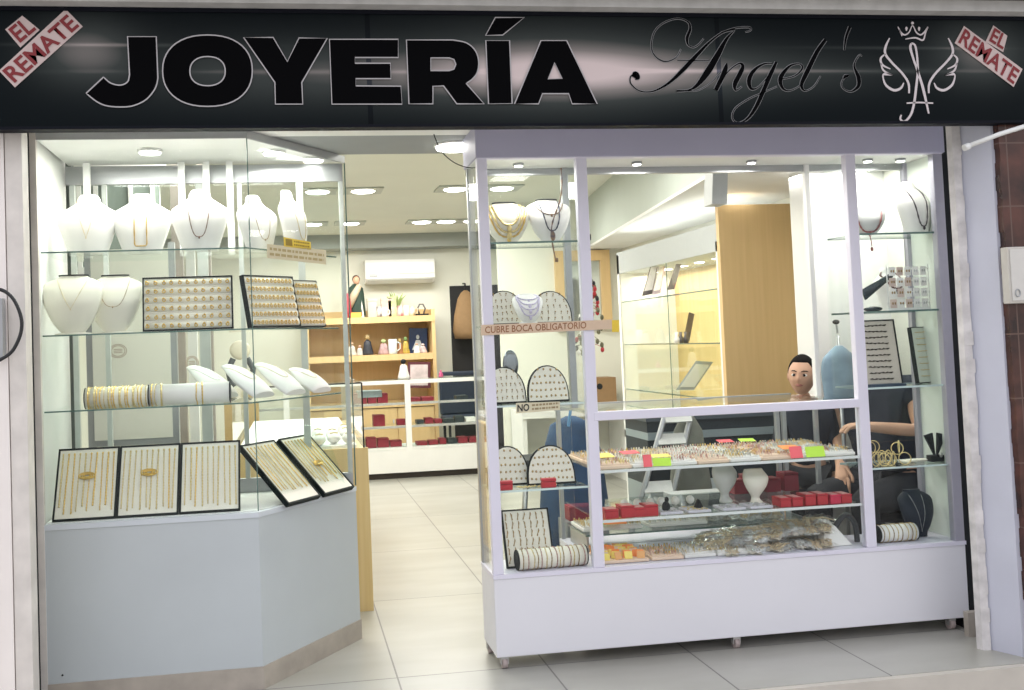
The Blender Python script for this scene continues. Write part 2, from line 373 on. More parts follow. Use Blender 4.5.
# ================================================================== SIGN
SY = 3.5
def S(x, y): p = at(x, y, SY); return (p.x, p.z)
sg = empty('shop_sign', (.95, SY, 2.07), 'long black shop sign over the entrance reading JOYERÍA Angel\'s in black letters', 'sign')
m = bpy.data.materials.new('printed_dark_sign_sheet'); m.use_nodes = True; n = m.node_tree.nodes; L = m.node_tree.links; b = n['Principled BSDF']
t = n.new('ShaderNodeTexCoord'); sep = n.new('ShaderNodeSeparateXYZ'); L.new(t.outputs['Object'], sep.inputs[0])
def mth(op, a, bb=None, c=None):
    q = n.new('ShaderNodeMath'); q.operation = op
    for i, v in enumerate((a, bb, c)):
        if v is None: continue
        if isinstance(v, (int, float)): q.inputs[i].default_value = v
        else: L.new(v, q.inputs[i])
    return q.outputs[0]
X = sep.outputs['X']; Zz = sep.outputs['Z']
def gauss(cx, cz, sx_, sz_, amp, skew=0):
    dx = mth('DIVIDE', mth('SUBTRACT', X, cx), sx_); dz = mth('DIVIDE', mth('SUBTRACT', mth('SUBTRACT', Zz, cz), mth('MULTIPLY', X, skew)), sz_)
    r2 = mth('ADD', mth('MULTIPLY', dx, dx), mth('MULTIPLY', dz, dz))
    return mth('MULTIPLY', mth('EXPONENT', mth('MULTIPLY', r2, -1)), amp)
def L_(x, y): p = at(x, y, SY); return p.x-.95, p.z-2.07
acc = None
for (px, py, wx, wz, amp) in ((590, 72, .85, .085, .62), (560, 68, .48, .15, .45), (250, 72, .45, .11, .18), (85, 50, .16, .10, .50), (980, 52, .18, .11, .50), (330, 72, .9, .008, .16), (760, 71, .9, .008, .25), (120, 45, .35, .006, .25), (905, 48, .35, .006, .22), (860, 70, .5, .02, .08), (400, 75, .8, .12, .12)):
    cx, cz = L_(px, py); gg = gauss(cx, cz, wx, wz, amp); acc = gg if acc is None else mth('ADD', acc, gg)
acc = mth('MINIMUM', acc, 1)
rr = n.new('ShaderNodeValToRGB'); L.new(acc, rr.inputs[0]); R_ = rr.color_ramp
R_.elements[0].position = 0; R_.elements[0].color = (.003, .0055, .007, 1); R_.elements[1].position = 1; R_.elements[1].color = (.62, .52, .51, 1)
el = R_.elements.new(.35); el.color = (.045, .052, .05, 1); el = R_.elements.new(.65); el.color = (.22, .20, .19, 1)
# darker sheet joints
jx = None
for px in (369, 719):
    cx, _ = L_(px, 70); q = mth('LESS_THAN', mth('ABSOLUTE', mth('SUBTRACT', X, cx)), .009); jx = q if jx is None else mth('ADD', jx, q)
mx = n.new('ShaderNodeMixRGB'); mx.blend_type = 'MULTIPLY'; L.new(jx, mx.inputs[0]); L.new(rr.outputs[0], mx.inputs[1]); mx.inputs[2].default_value = (.35, .4, .5, 1)
L.new(mx.outputs[0], b.inputs['Base Color']); b.inputs['Roughness'].default_value = .42; b.inputs['Specular IOR Level'].default_value = .06
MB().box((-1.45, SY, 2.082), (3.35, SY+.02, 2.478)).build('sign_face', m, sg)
MB().box((-1.47, SY-.006, 2.072), (3.37, SY+.05, 2.082)).box((-1.47, SY-.006, 2.478), (3.37, SY+.14, 2.492)).box((-1.45, SY+.02, 2.082), (3.35, SY+.09, 2.478)).build('sign_box', M('black_sign_frame', (.006, .007, .012), .6, noise=.1, spec=.1), sg)
BLKL = M('black_sign_ink', (.0015, .0015, .002), .5, spec=.03); WHL = M('white_sign_outline', (.42, .40, .41), .5, noise=.02)
def c1(pts, ox, oy, sc): return [S(ox+x/sc, oy+y/sc) for x, y in pts]
k1 = (80, 20, 6.02); k2 = (240, 20, 6.02); k3 = (400, 10, 5.12)
def sup(x0, x1, y0, y1, n_=44, ex=2.25):
    out = []
    for i in range(n_):
        a = 2*math.pi*i/n_; c, s_ = math.cos(a), math.sin(a)
        out.append(S((x0+x1)/2+(x1-x0)/2*math.copysign(abs(c)**(2/ex), c), (y0+y1)/2+(y1-y0)/2*math.copysign(abs(s_)**(2/ex), s_)))
    return out
Jc = [(287,102),(460,102),(470,350)] + catmull([(468,370),(450,420),(400,480),(330,515),(265,525),(170,520),(105,495),(38,443)], 4)[1:] + [(143,345)] + catmull([(143,345),(180,378),(225,393),(262,390),(290,370),(299,330)], 4)[1:]
letters = [
 ('J', [c1(Jc, *k1)]),
 ('O', [sup(162.7, 252.4, 35.3, 106.7), sup(190, 225.3, 56.9, 86)]),
 ('Y', [c1([(22,107),(200,107),(285,252),(355,110),(525,112),(372,378),(378,508),(213,508),(210,378)], *k2)]),
 ('E', [c1([(538,118),(952,118),(952,228),(692,228),(692,262),(905,262),(908,355),(697,355),(697,398),(968,400),(975,508),(553,508)], *k2)]),
 ('R', [c1([(32,155)]+catmull([(270,155),(340,170),(385,210),(402,265),(395,320),(370,355),(338,377)], 4)+[(430,482),(290,482),(222,390),(168,392),(168,482),(45,482)], *k3), c1([(157,247),(250,247),(275,255),(285,280),(275,304),(250,312),(157,312)], *k3)]),
 ('I', [c1([(438,158),(560,158),(573,480),(452,482)], *k3), c1([(487,40),(635,40),(525,130),(437,132)], *k3)]),
 ('A', [c1([(720,158),(852,158),(1008,482),(880,482),(862,430),(728,430),(708,482),(585,482)], *k3), c1([(790,272),(828,352),(757,355)], *k3)])]
for nm, loops in letters:
    lo = curve_mesh('letter', loops, SY-.001, BLKL, .004, sg)
    q = MB()
    for lp in loops: ribbon(q, [(p[0], p[1], .0042) for p in lp], SY-.0045, closed=True)
    q.build('letter_outline', WHL, lo)
# script lettering
def strokes(lst, k): return [[(S(k[0]+x/k[2], k[1]+y/k[2])+(wd/k[2]*.0040,)) for x, y, wd in catmull(s, 6)] for s in lst]
k4 = (620, 10, 5.75); k5 = (730, 10, 5.75)
sc = strokes([
 [(350,225,3),(320,275,4),(260,297,5),(205,270,5),(180,215,5),(195,130,5),(250,75,5),(330,50,5),(390,70,7),(402,110,13),(385,160,16),(390,200,7),(420,215,5),(450,200,5),(480,165,4)],
 [(660,112,6),(590,130,7),(520,180,11),(450,250,18),(380,325,22),(310,395,16),(250,440,11),(180,470,6),(110,465,5),(62,425,5),(60,385,5),(85,368,8)],
 [(655,120,4),(610,170,16),(560,260,30),(500,360,34),(440,435,18),(390,462,7),(325,466,10)],
 [(580,130,4),(660,105,5),(740,100,6),(750,118,4),(720,128,3)],
 [(330,290,4),(510,292,4)], [(390,466,3),(450,462,3),(520,420,3),(575,360,3)],
 [(612,308,8),(605,340,24),(580,400,24),(550,460,22)], [(575,415,4),(630,345,5),(685,308,8),(705,325,18),(690,365,24),(660,425,24),(665,462,8),(700,440,4)],
 [(72,385,4),(85,370,30),(98,388,30),(88,400,4)]], k4)
sc += strokes([
 [(240,308,5),(190,312,9),(135,350,18),(108,405,24),(120,452,14),(160,445,5),(220,380,4)],
 [(265,300,14),(232,370,22),(195,455,22),(150,555,20),(100,625,12),(45,650,6),(12,620,5),(30,565,5),(110,510,5),(190,475,4),(270,440,3)],
 [(285,400,4),(370,380,6),(415,335,9),(395,310,5),(340,325,12),(290,390,24),(298,445,14),(335,465,6),(395,440,4),(430,400,3)],
 [(548,172,18),(500,240,22),(440,360,24),(410,430,18),(430,465,6),(480,440,4),(520,380,3)],
 [(655,232,6),(665,160,12),(688,98,16)],
 [(758,265,3),(740,262,4),(712,320,8),(738,390,22),(735,440,18),(690,470,6),(645,445,4),(645,405,4),(680,375,6)], [(650,395,4),(662,382,16),(680,378,4)]], k5)
q = MB(); q2 = MB()
for s_ in sc:
    ribbon(q, s_, SY-.003); ribbon(q2, [(a, b_, c+.0036) for a, b_, c in s_], SY-.0015)
so = q.build('script_lettering', BLKL, sg); q2.build('lettering_outline', M('grey_script_outline', (.27, .27, .275), .5, noise=.02), so)
k6 = (870, 15, 6.0)
wing = [[(115,140,6),(92,190,14),(90,235,14),(130,288,13),(190,350,13),(228,410,13),(232,470,10)],
 [(90,235,6),(62,262,12),(72,300,12),(120,325,6)], [(62,290,6),(80,335,11),(132,362,6)], [(132,362,6),(95,355,16),(75,365,8),(92,420,13),(140,452,15),(182,440,13),(200,408,6)]]
em = list(wing)+[[(2*291-x, y, w_) for x, y, w_ in s_] for s_ in wing]
em += [[(165,72,5),(185,108,9),(207,120,8),(232,105,7),(253,65,5),(275,105,7),(300,120,8),(322,106,9),(345,72,5)], [(345,75,5),(330,110,7),(315,152,9),(270,138,9),(210,146,5)], [(172,88,5),(190,128,5)],
 [(245,52,6),(253,50,18),(261,52,6)], [(212,74,5),(216,80,15),(216,96,5)], [(288,74,5),(292,80,15),(292,96,5)],
 [(246,172,12),(240,200,15),(260,270,13),(288,350,14),(318,450,16),(350,592,10)], [(246,170,10),(268,185,12),(280,250,12),(284,340,13),(275,430,14),(262,530,14),(242,600,13),(205,640,12),(180,625,11),(186,600,8)], [(218,530,8),(290,526,9),(376,530,8)]]
q = MB()
for s_ in strokes(em, k6): ribbon(q, s_, SY-.003)
q.build('crowned_wing_emblem', M('pinkish_white_ink', (.60, .54, .55), .5, noise=.02), sg)
PINKW = M('pinkish_white_sticker', (.56, .44, .42), .5, noise=.03); REDI = M('dark_red_ink', (.20, .006, .010), .5, noise=.03)
def badge(k, rem, el):
    def W(p): v = S(k[0]+p[0]/k[2], k[1]+p[1]/k[2]); return Vector((v[0], SY-.002, v[1]))
    R4 = [W(p) for p in rem]; E4 = [W(p) for p in el]
    q = MB(); q.slab(R4, (0, -.002, 0)); q.slab(E4, (0, -.0015, 0)); o = q.build('badge', PINKW, sg)
    for Q, tx in ((R4, 'REMATE'), (E4, 'EL')):
        bl, br, tr, tl = Q; u = (br-bl); v = (tl-bl); a = bl+u.normalized()*.010+v.normalized()*.010
        fit_text('badge_lettering', tx, REDI, o, a, br-u.normalized()*.007+v.normalized()*.007, tl+u.normalized()*.007-v.normalized()*.007, off=.004, bold=.022)
badge((0, 0, 6.9), [(105,605),(572,185),(455,65),(-5,490)], [(142,330),(275,208),(155,110),(38,205)])
badge((940, 10, 7.67), [(108,255),(560,592),(628,455),(180,125)], [(345,245),(480,325),(512,200),(405,120)])
# spot fixtures on the top of sign are hidden; white pipe across the right pillar
q = MB().tube([at(966, 147, 3.49), at(1000, 134, 3.46), at(1045, 120, 3.44)], .009, 8)
q.cyl(at(964, 148, 3.49), at(969, 146, 3.49), .013, 10)
o = q.build('conduit_pipe', WHITE); tag(o, 'thin white pipe slanting up across the right pillar under the sign', 'pipe')
eb = empty('electrical_box', (2.86, 3.53, 1.47), 'small off white electrical box on the brown tiles at the right edge', 'box')
p0 = at(1007, 247, 3.49); p1 = at(1028, 303, 3.49)
MB().box((p0.x, 3.49, p1.z), (p0.x+.12, 3.53, p0.z)).build('case', M('aged_plastic', (.58, .55, .50), .4, noise=.08), eb, bevel=.004)
MB().box((p0.x+.008, 3.486, p1.z+.01), (p0.x+.112, 3.49, p0.z-.01)).build('cover', M('aged_plastic2', (.64, .62, .58), .4, noise=.05), eb, bevel=.003)
q = MB(); q.tube([(p0.x+.03+.010*math.cos(a/16*6.283), 3.484, p1.z+.04+.014*math.sin(a/16*6.283)) for a in range(16)], .0025, 6, closed=True); q.build('latch_ring', GREYAL, eb)
# black wrought hoop at the far left
hp = empty('door_pull', (-.97, 3.5, 1.3), 'black curved pull bar with grey lock on the white door at the far left', 'handle')
q = MB(); pts = [(at(x, y, 3.5)) for x, y in catmull([(-8,288),(4,291),(14,300),(21,317),(21,332),(15,347),(8,355),(-4,362)], 5)]
q.tube(pts, .006, 8); q.build('pull_bar', M('black_iron', (.015, .015, .017), .4, noise=.1), hp)
q = MB(); a = at(0, 298, 3.52); b_ = at(6, 358, 3.55); q.box((a.x-.03, 3.52, b_.z), (b_.x, 3.56, a.z)); q.build('lock_plate', GREYAL, hp, bevel=.003)
# ================================================================== RIGHT ROLLING CASE
YF = 3.935
vc = empty('display_case', (1.8, YF, 0), 'long white rolling glass display case filling the right half of the entrance', 'display case')
XL, XR, YB, YD = .76, 2.81, 4.2, 4.56      # left, right, back of the end columns, back of the deeper middle counter
ZB, ZM, ZT = .37, .98, 2.04
q = MB(); q.box((XL, YF, .05), (XR, YB, ZB-.012)); q.box((1.2, YB, .05), (2.37, YD, ZB-.012)); q.build('base', LAVP, vc, bevel=.004)
q = MB(); q.box((XL-.002, YF-.004, ZB-.012), (XR+.002, YB, ZB+.004)); q.box((1.2, YB, ZB-.012), (2.37, YD, ZB+.004)); q.build('base_rim', ALU, vc)
def postbox(x0, x1, y0, y1, z0, z1, nm='post', mt=ALU): return MB().box((x0, y0, z0), (x1, y1, z1)).build(nm, mt, vc, bevel=.003)
postbox(XL, XL+.042, YF, YF+.035, ZB+.004, ZT)
postbox(1.172, 1.218, YF-.001, YF+.035, ZB+.004, ZT)
postbox(2.358, 2.404, YF-.001, YF+.035, ZB+.004, ZT)
GREYP = M('grey_lavender_aluminium', (.40, .39, .45), .4, .3, noise=.05)
postbox(XR-.045, XR, YF, YF+.035, ZB+.004, ZT, mt=GREYP)
for x in (XL, XR-.03): postbox(x, x+.03, YB-.03, YB, ZB+.004, ZT, mt=GREYAL if x == XL else GREYP)
postbox(1.175, 1.205, YB-.03, YB, ZM+.02, ZT, 'rear_post', GREYAL)
postbox(2.30, 2.323, YB-.03, YB, ZM+.02, ZT, 'rear_post', WHITE)
for x in (2.285, 2.32, 2.485): postbox(x, x+.022, YD-.02, YD, ZB+.004, ZM-.015, 'rear_post', GREYAL)
postbox(1.205, 1.225, YD-.02, YD, ZB+.004, ZM-.015, 'rear_post', GREYAL)
q = MB().box((1.2, YF-.003, ZM-.018), (2.362, YF+.03, ZM+.018)); q.build('mid_rail', ALU, vc, bevel=.003)
MB().box((1.2, YF+.03, ZM+.004), (2.362, YD, ZM+.012)).build('counter_glass', SHELFG, vc)
MB().box((1.2, YD-.02, ZM-.015), (2.37, YD, ZM+.015)).build('rear_rail', GREYAL, vc)
MB().box((XL-.006, YF-.012, ZT), (XR+.006, YB+.01, 2.19)).build('header', HDR, vc, bevel=.003)
q = MB().box((XL, YF-.006, ZT-.004), (XR, YF+.03, ZT+.018)).build('top_rail', ALU, vc, bevel=.002)
MB().box((XL, YB-.02, ZT-.03), (XR, YB, ZT)).build('top_rear_rail', GREYAL, vc)
cl = MB().box((XL, YF, ZT-.001), (XR, YB, ZT+.001)).build('case_ceiling', WHITE, vc)
for x, y in ((520, 163), (640, 161), (757, 159), (870, 159), (905, 158)):
    p = atz(x, y, ZT-.004)
    o = MB().cyl((p.x, 4.06, ZT-.012), (p.x, 4.06, ZT-.001), .022, 18).build('downlight', GREYAL, vc)
    MB().cyl((p.x, 4.06, ZT-.0145), (p.x, 4.06, ZT-.012), .017, 18).build('diffuser', GLOW, o)
def pane(x0, x1, y0, y1, z0, z1, nm='glass_panel', par=vc, mt=GLASS): return MB().box((x0, y0, z0), (x1, y1, z1)).build(nm, mt, par)
pane(XL+.042, 1.172, YF+.01, YF+.015, ZB, ZT); pane(2.404, XR-.045, YF+.01, YF+.015, ZB, ZT)
pane(1.218, 2.358, YF+.01, YF+.015, ZB, ZM-.018)
pane(XL+.004, XL+.009, YF+.035, YB-.03, ZB, ZT); 
pane(1.19, 1.195, YF+.035, YB-.03, ZM+.02, ZT); pane(2.375, 2.38, YF+.035, YB-.03, ZM+.02, ZT)
pane(XL+.03, 1.175, YB-.012, YB-.007, ZB, ZT)
pane(2.40, XR-.03, YB-.012, YB-.007, ZM-.2, ZT)
MB().box((XR-.012, YF+.035, ZB), (XR-.004, YB-.03, ZT)).build('end_panel', M('greenish_white_panel', (.66, .70, .64), .35, noise=.03), vc)
# visible panel joint line and shelves
SH_C = [1.70, 1.365, 1.04, .70]
for z in SH_C:
    for (a, b_) in ((XL+.012, 1.17), (2.39, XR-.015)):
        MB().box((a, YF+.022, z-.006), (b_, YB-.035, z)).build('glass_shelf', SHELFG, vc)
        MB().box((a, YF+.0195, z-.007), (b_, YF+.022, z+.001)).box((a, YB-.035, z-.007), (b_, YB-.032, z+.001)).build('shelf_edge', EDGEL if z < 1.1 else EDGE, vc)
for z, y1 in ((.757, YD-.03), (.557, YD-.08)):
    MB().box((1.215, YF+.022, z-.006), (2.36, y1, z)).build('glass_shelf', SHELFG, vc)
    MB().box((1.215, YF+.018, z-.010), (2.36, YF+.022, z+.001)).build('shelf_edge', M('white_shelf_edge', (.72, .74, .74), .3, noise=.02), vc)
MB().box((1.215, 4.18, .45), (2.0, 4.183, .456)).box((1.215, 4.0, .449), (2.0, 4.0, .45)).build('shelf_support', EDGE, vc)
RUB = M('grey_rubber_wheel', (.46, .38, .36), .5, noise=.2); BRK = M('zinc_bracket', (.55, .54, .53), .35, .6, noise=.1)
def caster(x, y):
    o = MB().box((x-.016, y-.014, .038), (x+.016, y+.014, .052)).box((x-.016, y-.012, .018), (x-.012, y+.012, .042)).box((x+.012, y-.012, .018), (x+.016, y+.012, .042)).build('caster', BRK, vc)
    MB().cyl((x-.010, y, .022), (x+.010, y, .022), .022, 18).build('wheel', RUB, o)
for x in (XL+.035, 1.77, XR-.07): caster(x, YF+.03)
caster(XL+.02, YB-.03); caster(XR-.07, YB-.03)

# ================================================================== LEFT CORNER CABINET
YL = 3.97
lc = empty('corner_cabinet', (-.4, YL, 0), 'tall glass corner cabinet on a pale blue grey base left of the doorway', 'display cabinet')
A0 = (-.942, YL); A1 = (-.15, YL); A2 = (.262, 4.53); A3 = (-.942, 4.53)
def ins(d):   # footprint inset by d on the front and splay faces
    dx, dy = A2[0]-A1[0], A2[1]-A1[1]; l = math.hypot(dx, dy); nx, ny = -dy/l, dx/l
    k = d*(1-ny)/ (nx) if abs(nx) > 1e-6 else 0
    a1 = (A1[0] - d*math.tan(math.atan2(dy, dx)/2), A1[1]+d)
    return [(A0[0], YL+d), a1, (A2[0]+nx*d, A2[1]+ny*d), A3]
MB().prism([(p[0], p[1]) for p in ins(.0)], .085, .655).build('base', BLUEB, lc)
MB().prism(ins(-.006), .0, .085).build('baseboard', STONE, lc)
MB().prism(ins(-.004), .655, .675).build('base_rim', BLUEL, lc)
MB().prism(ins(.02), .675, .679).build('cabinet_floor', WHITE, lc)
MB().cyl((-.89, YL-.0015, .115), (-.89, YL+.002, .115), .004, 10).build('screw', BLACK, lc)
# top with lamps
MB().prism(ins(0), 2.14, 2.165).build('cabinet_top', WHITE, lc)
q = MB(); i0 = ins(-.003); q.slab([(i0[1][0], i0[1][1], 2.136), (i0[2][0], i0[2][1], 2.136), (i0[2][0], i0[2][1], 2.168), (i0[1][0], i0[1][1], 2.168)], (-.006, .006, 0)); q.slab([(A0[0], YL-.003, 2.136), (A1[0], YL-.003, 2.136), (A1[0], YL-.003, 2.168), (A0[0], YL-.003, 2.168)], (0, .006, 0)); q.build('top_trim', GREYAL, lc)
for x, y in ((-.55, 4.2), (-.05, 4.25), (.12, 4.42)):
    o = MB().cyl((x, y, 2.128), (x, y, 2.14), .05, 20).build('downlight', WHITE, lc)
    MB().cyl((x, y, 2.124), (x, y, 2.128), .042, 20).build('diffuser', GLOW, o)
# glass
MB().box((-.94, YL, .68), (-.152, YL+.006, 2.136)).build('front_glass', GLASS, lc)
dx, dy = A2[0]-A1[0], A2[1]-A1[1]; l_ = math.hypot(dx, dy); nx, ny = -dy/l_, dx/l_
MB().slab([(A1[0], A1[1], .68), (A2[0], A2[1], .68), (A2[0], A2[1], 2.136), (A1[0], A1[1], 2.136)], (nx*.006, ny*.006, 0)).build('side_glass', GLASS, lc)
MB().tube([(A1[0], A1[1]-.001, .68), (A1[0], A1[1]-.001, 2.136)], .0022, 6).build('glass_corner_edge', EDGE, lc)
MB().tube([(A2[0], A2[1]-.001, .68), (A2[0], A2[1]-.001, 2.136)], .003, 6).build('glass_corner_edge', EDGE, lc)
MB().box((-.966, YL-.006, 0), (-.942, YL+.02, 2.168)).build('side_post', CREAM2, lc)
MB().box((-.966, YL+.02, 0), (-.955, 4.53, 2.168)).build('side_wall', WHITE, lc)
SHL = [1.71, 1.39, 1.10]
for z in SHL:
    f = ins(.03); f = [(-.94, f[0][1]), f[1], (f[2][0]-.03, f[2][1]-.04), (.10, 4.40), (-.94, 4.40)]
    MB().prism(f, z-.007, z).build('glass_shelf', SHELFG, lc)
    q = MB(); q.tube([(f[0][0], f[0][1]-.001, z-.0035), (f[1][0], f[1][1]-.001, z-.0035), (f[2][0], f[2][1], z-.0035)], .0038, 4); q.build('shelf_edge', EDGE, lc)
# back frame with sliding glass
q = MB()
for x, wd in ((-.935, .022), (-.80, .02), (-.40, .045), (-.22, .02), (.04, .03), (.23, .02)): q.box((x, 4.503, .741), (x+wd, 4.527, 2.049))
q.build('back_frame', M('greenish_white_frame', (.50, .53, .50), .4, noise=.08), lc)
MB().box((-.95, 4.50, 2.05), (.25, 4.53, 2.13)).box((-.95, 4.50, .68), (.25, 4.53, .74)).build('back_rail', GREYAL, lc)
MB().box((-.93, 4.512, .74), (.24, 4.517, 2.05)).build('back_glass', GLASS, lc)
# ------------------------------------------------------------------ shelf standards: white uprights
q = MB()
for x in (-.86, -.465, -.36, -.26): q.box((x, 4.42, 1.72), (x+.028, 4.44, 2.13))
q.build('white_upright', WHITE, lc)

# ================================================================== FAR SHOP
# white poster panel with oval seals standing behind the corner cabinet
def oval_seal(parent, c, rx, rz, mat, Y):
    q = MB()
    for k in (1.0, .8): ribbon(q, [(c[0]+rx*k*math.cos(a*math.tau/24), c[1]+rz*k*math.sin(a*math.tau/24), .0035) for a in range(24)], Y, closed=True)
    for dz in (-.25, .0, .25): ribbon(q, [(c[0]-rx*.5, c[1]+dz*rz, .0035), (c[0]+rx*.5, c[1]+dz*rz, .0035)], Y)
    q.build('oval_seal', mat, parent)
SEAL = M('faded_brown_ink', (.50, .40, .31), .7, noise=.1)
Y0 = 5.0
p0 = at(90, 250, Y0); p1 = at(173, 437, Y0)
pp = empty('mirror_panel', ((p0.x+p1.x)/2, Y0, 0), 'tall off white panel with a small oval seal behind the corner cabinet', 'panel')
MB().box((p0.x, Y0, p1.z), (p1.x, Y0+.04, p0.z)).build('panel_board', M('off_white_board', (.84, .81, .72), .5, noise=.05, scale=4), pp)
MB().box((p0.x-.03, Y0+.005, 0), (p0.x, Y0+.05, p0.z+.03)).box((p1.x, Y0+.005, 0), (p1.x+.03, Y0+.05, p0.z+.03)).box((p0.x, Y0+.005, p1.z-.03), (p1.x, Y0+.05, p1.z)).build('panel_frame', GREYAL, pp)
c = at(118, 351, Y0-.003); oval_seal(pp, (c.x, c.z), .04, .032, SEAL, Y0-.002)
p0 = at(184, 200, Y0+.3); p1 = at(200, 440, Y0+.3)
pc = empty('narrow_panel', ((p0.x+p1.x)/2, Y0+.3, 0), 'narrow white upright panel with an oval seal behind the corner cabinet', 'panel')
MB().box((p0.x, Y0+.3, 0), (p1.x, Y0+.34, p0.z)).build('panel_board', WHITE, pc)
c = at(192, 363, Y0+.297); oval_seal(pc, (c.x, c.z), .032, .035, SEAL, Y0+.298)
# grey brown pillars
for i, (xa, xb, yy) in enumerate(((66, 74, 4.75), (173, 184, 5.5), (200, 212, 5.5))):
    a = at(xa, 300, yy); b_ = at(xb, 300, yy)
    struct('trim_%d' % (20+i), MB().box((a.x, yy, 0), (b_.x, yy+.06, 2.6)), M('dark_green_frame', (.10, .12, .11), .4, noise=.1) if i == 0 else M('greige_pillar', (.40, .36, .32), .5, noise=.08))
# mirrored street view painted as a grey-green pane with white bars
yy = 5.9; p0 = at(66, 150, yy); p1 = at(160, 205, yy)
wd = MB(); wd.box((p0.x, yy, p1.z-.35), (p1.x, yy+.02, p0.z)); struct('reflection_pane', wd, M('grey_green_reflection', (.25, .30, .27), .15, noise=.1, scale=3))
q = MB()
for xx in (78, 95, 104, 130, 152): a = at(xx, 180, yy-.02); q.box((a.x-.012, yy-.02, p1.z-.35), (a.x+.012, yy, p0.z-.10))
q.box((p0.x-.04, yy-.03, p0.z-.12), (p1.x+.04, yy, p0.z-.08)); q.box((p0.x-.04, yy-.03, p0.z), (p1.x+.04, yy+.03, p0.z+.04)); q.box((p0.x-.04, yy-.03, p1.z-.39), (p1.x+.04, yy, p1.z-.35))
struct('reflection_bars', q, WHITE)
# inner left counter with tan wooden end
ic = empty('side_counter', (.05, 5.0, 0), 'glass counter with a tan wooden end panel behind the corner cabinet', 'counter')
a = atz(358, 560, 0); MB().box((-.30, 4.98, 0), (a.x, 5.0, .80)).build('end_panel', WOODL, ic)
MB().box((-.30, 5.0, 0), (a.x-.01, 7.2, .78)).build('counter_base', WOODL, ic)
MB().box((-.30, 4.99, .80), (a.x-.02, 7.2, 1.12)).build('glass_top', GLASS, ic)
q = MB(); x1 = a.x-.02
for pt in ([(x1-.5, 4.985, 1.12), (x1, 4.985, 1.12)], [(x1, 4.985, .80), (x1, 4.985, 1.12)]): q.tube(pt, .005, 4)
q.build('dark_glass_edge', BLACK, ic)
MB().box((-.28, 5.05, .781), (x1-.03, 7.1, .81)).build('tray_bed', WHITE, ic)
# far counter
fc = empty('glass_counter', (1.2, 9.75, 0), 'long white glass front counter at the back of the shop with three shelves', 'counter')
FX0, FX1, FY0, FY1 = -.6, 1.93, 9.75, 10.25
MB().box((FX0, FY0, .06), (FX1, FY1, .28)).build('base', WHITE, fc)
MB().box((FX0, FY0+.05, 0), (FX1, FY1, .06)).build('plinth', M('dark_brown_plinth', (.04, .03, .025), .5, noise=.1), fc)
MB().box((FX0, FY0, .92), (FX1, FY0+.04, .955)).box((FX0, FY1-.04, .92), (FX1, FY1, .955)).build('top_rail', WHITE, fc)
q = MB(); 
for x in (-.1, 1.075, 1.89): q.box((x, FY0, .28), (x+.055, FY0+.04, .92))
q.build('front_post', WHITE, fc)
for z in (.30, .51, .735): MB().box((FX0, FY0+.02, z-.01), (FX1, FY1-.05, z)).build('glass_shelf', SHELFG if z > .31 else WHITE, fc); MB().box((FX0, FY0+.005, z-.018), (FX1, FY0+.02, z+.004)).build('shelf_edge', WHITE, fc)
MB().box((FX0, FY0+.005, .28), (FX1, FY0+.01, .92)).build('front_glass', GLASS, fc)
MB().box((FX0, FY0+.02, .957), (FX1, FY1, .965)).build('top_glass', SHELFG, fc)
# wooden shelf unit on back wall
su = empty('wooden_shelf_unit', (1.1, 11.6, 0), 'light wooden shelf unit with cupboard doors against the back wall', 'shelf unit')
UX0, UX1, UY = .15, 1.63, 11.35
MB().box((UX0, 11.88, 0), (UX1, 11.9, 1.72)).build('back_board', WOOD, su)
MB().box((UX1-.04, UY, 0), (UX1, 11.88, 1.70)).box((UX0, UY, 0), (UX0+.04, 11.88, 1.70)).build('side_board', WOOD, su)
MB().box((UX0, UY-.01, 1.56), (UX1, 11.88, 1.63)).build('shelf_board', WOOD, su); MB().box((UX0, UY-.01, 1.13), (UX1-.04, 11.88, 1.20)).build('shelf_board', WOOD, su); MB().box((UX0, UY-.01, .60), (UX1-.04, 11.88, .66)).build('shelf_board', WOOD, su)
for k in range(3):
    x0 = .32+k*.42
    o = MB().box((x0+.005, UY, .08), (x0+.415, UY+.02, .59)).build('cupboard_door', WOOD, su); MB().cyl((x0+.37, UY-.02, .36), (x0+.37, UY-.02, .46), .008, 8).build('door_handle', GREYAL, o)
MB().box((UX0+.04, UY+.02, 0), (UX1-.04, 11.88, .59)).build('cupboard_box', WOOD, su)
# air conditioner
a = at(365, 259, 11.6); b_ = at(436, 281, 11.6)
ac = empty('air_conditioner', ((a.x+b_.x)/2, 11.9, a.z-.15), 'white wall mounted air conditioner above the wooden shelf unit', 'air conditioner')
AX0, AX1, AZ0, AZ1 = a.x, b_.x, b_.z, a.z
q = MB(); prof = [(11.9, AZ0), (11.72, AZ0), (11.65, AZ0+.05), (11.64, AZ1-.05), (11.67, AZ1-.01), (11.9, AZ1)]
q.slab([(AX0, y, z) for y, z in prof], (AX1-AX0, 0, 0)); q.build('housing', WHITE, ac, bevel=.008)
MB().slab([(AX0+.03, 11.715, AZ0-.004), (AX1-.03, 11.715, AZ0-.004), (AX1-.03, 11.655, AZ0+.038), (AX0+.03, 11.655, AZ0+.038)], (0, -.005, -.004)).build('air_flap', M('ac_flap', (.62, .63, .60), .4, noise=.03), ac)
MB().box((AX0+.05, 11.632, AZ0+.075), (AX0+.14, 11.64, AZ0+.09)).build('small_badge', GREYAL, ac)
MB().box((AX0+.01, 11.636, AZ0+.10), (AX1-.01, 11.641, AZ0+.103)).build('panel_seam', GREYAL, ac)
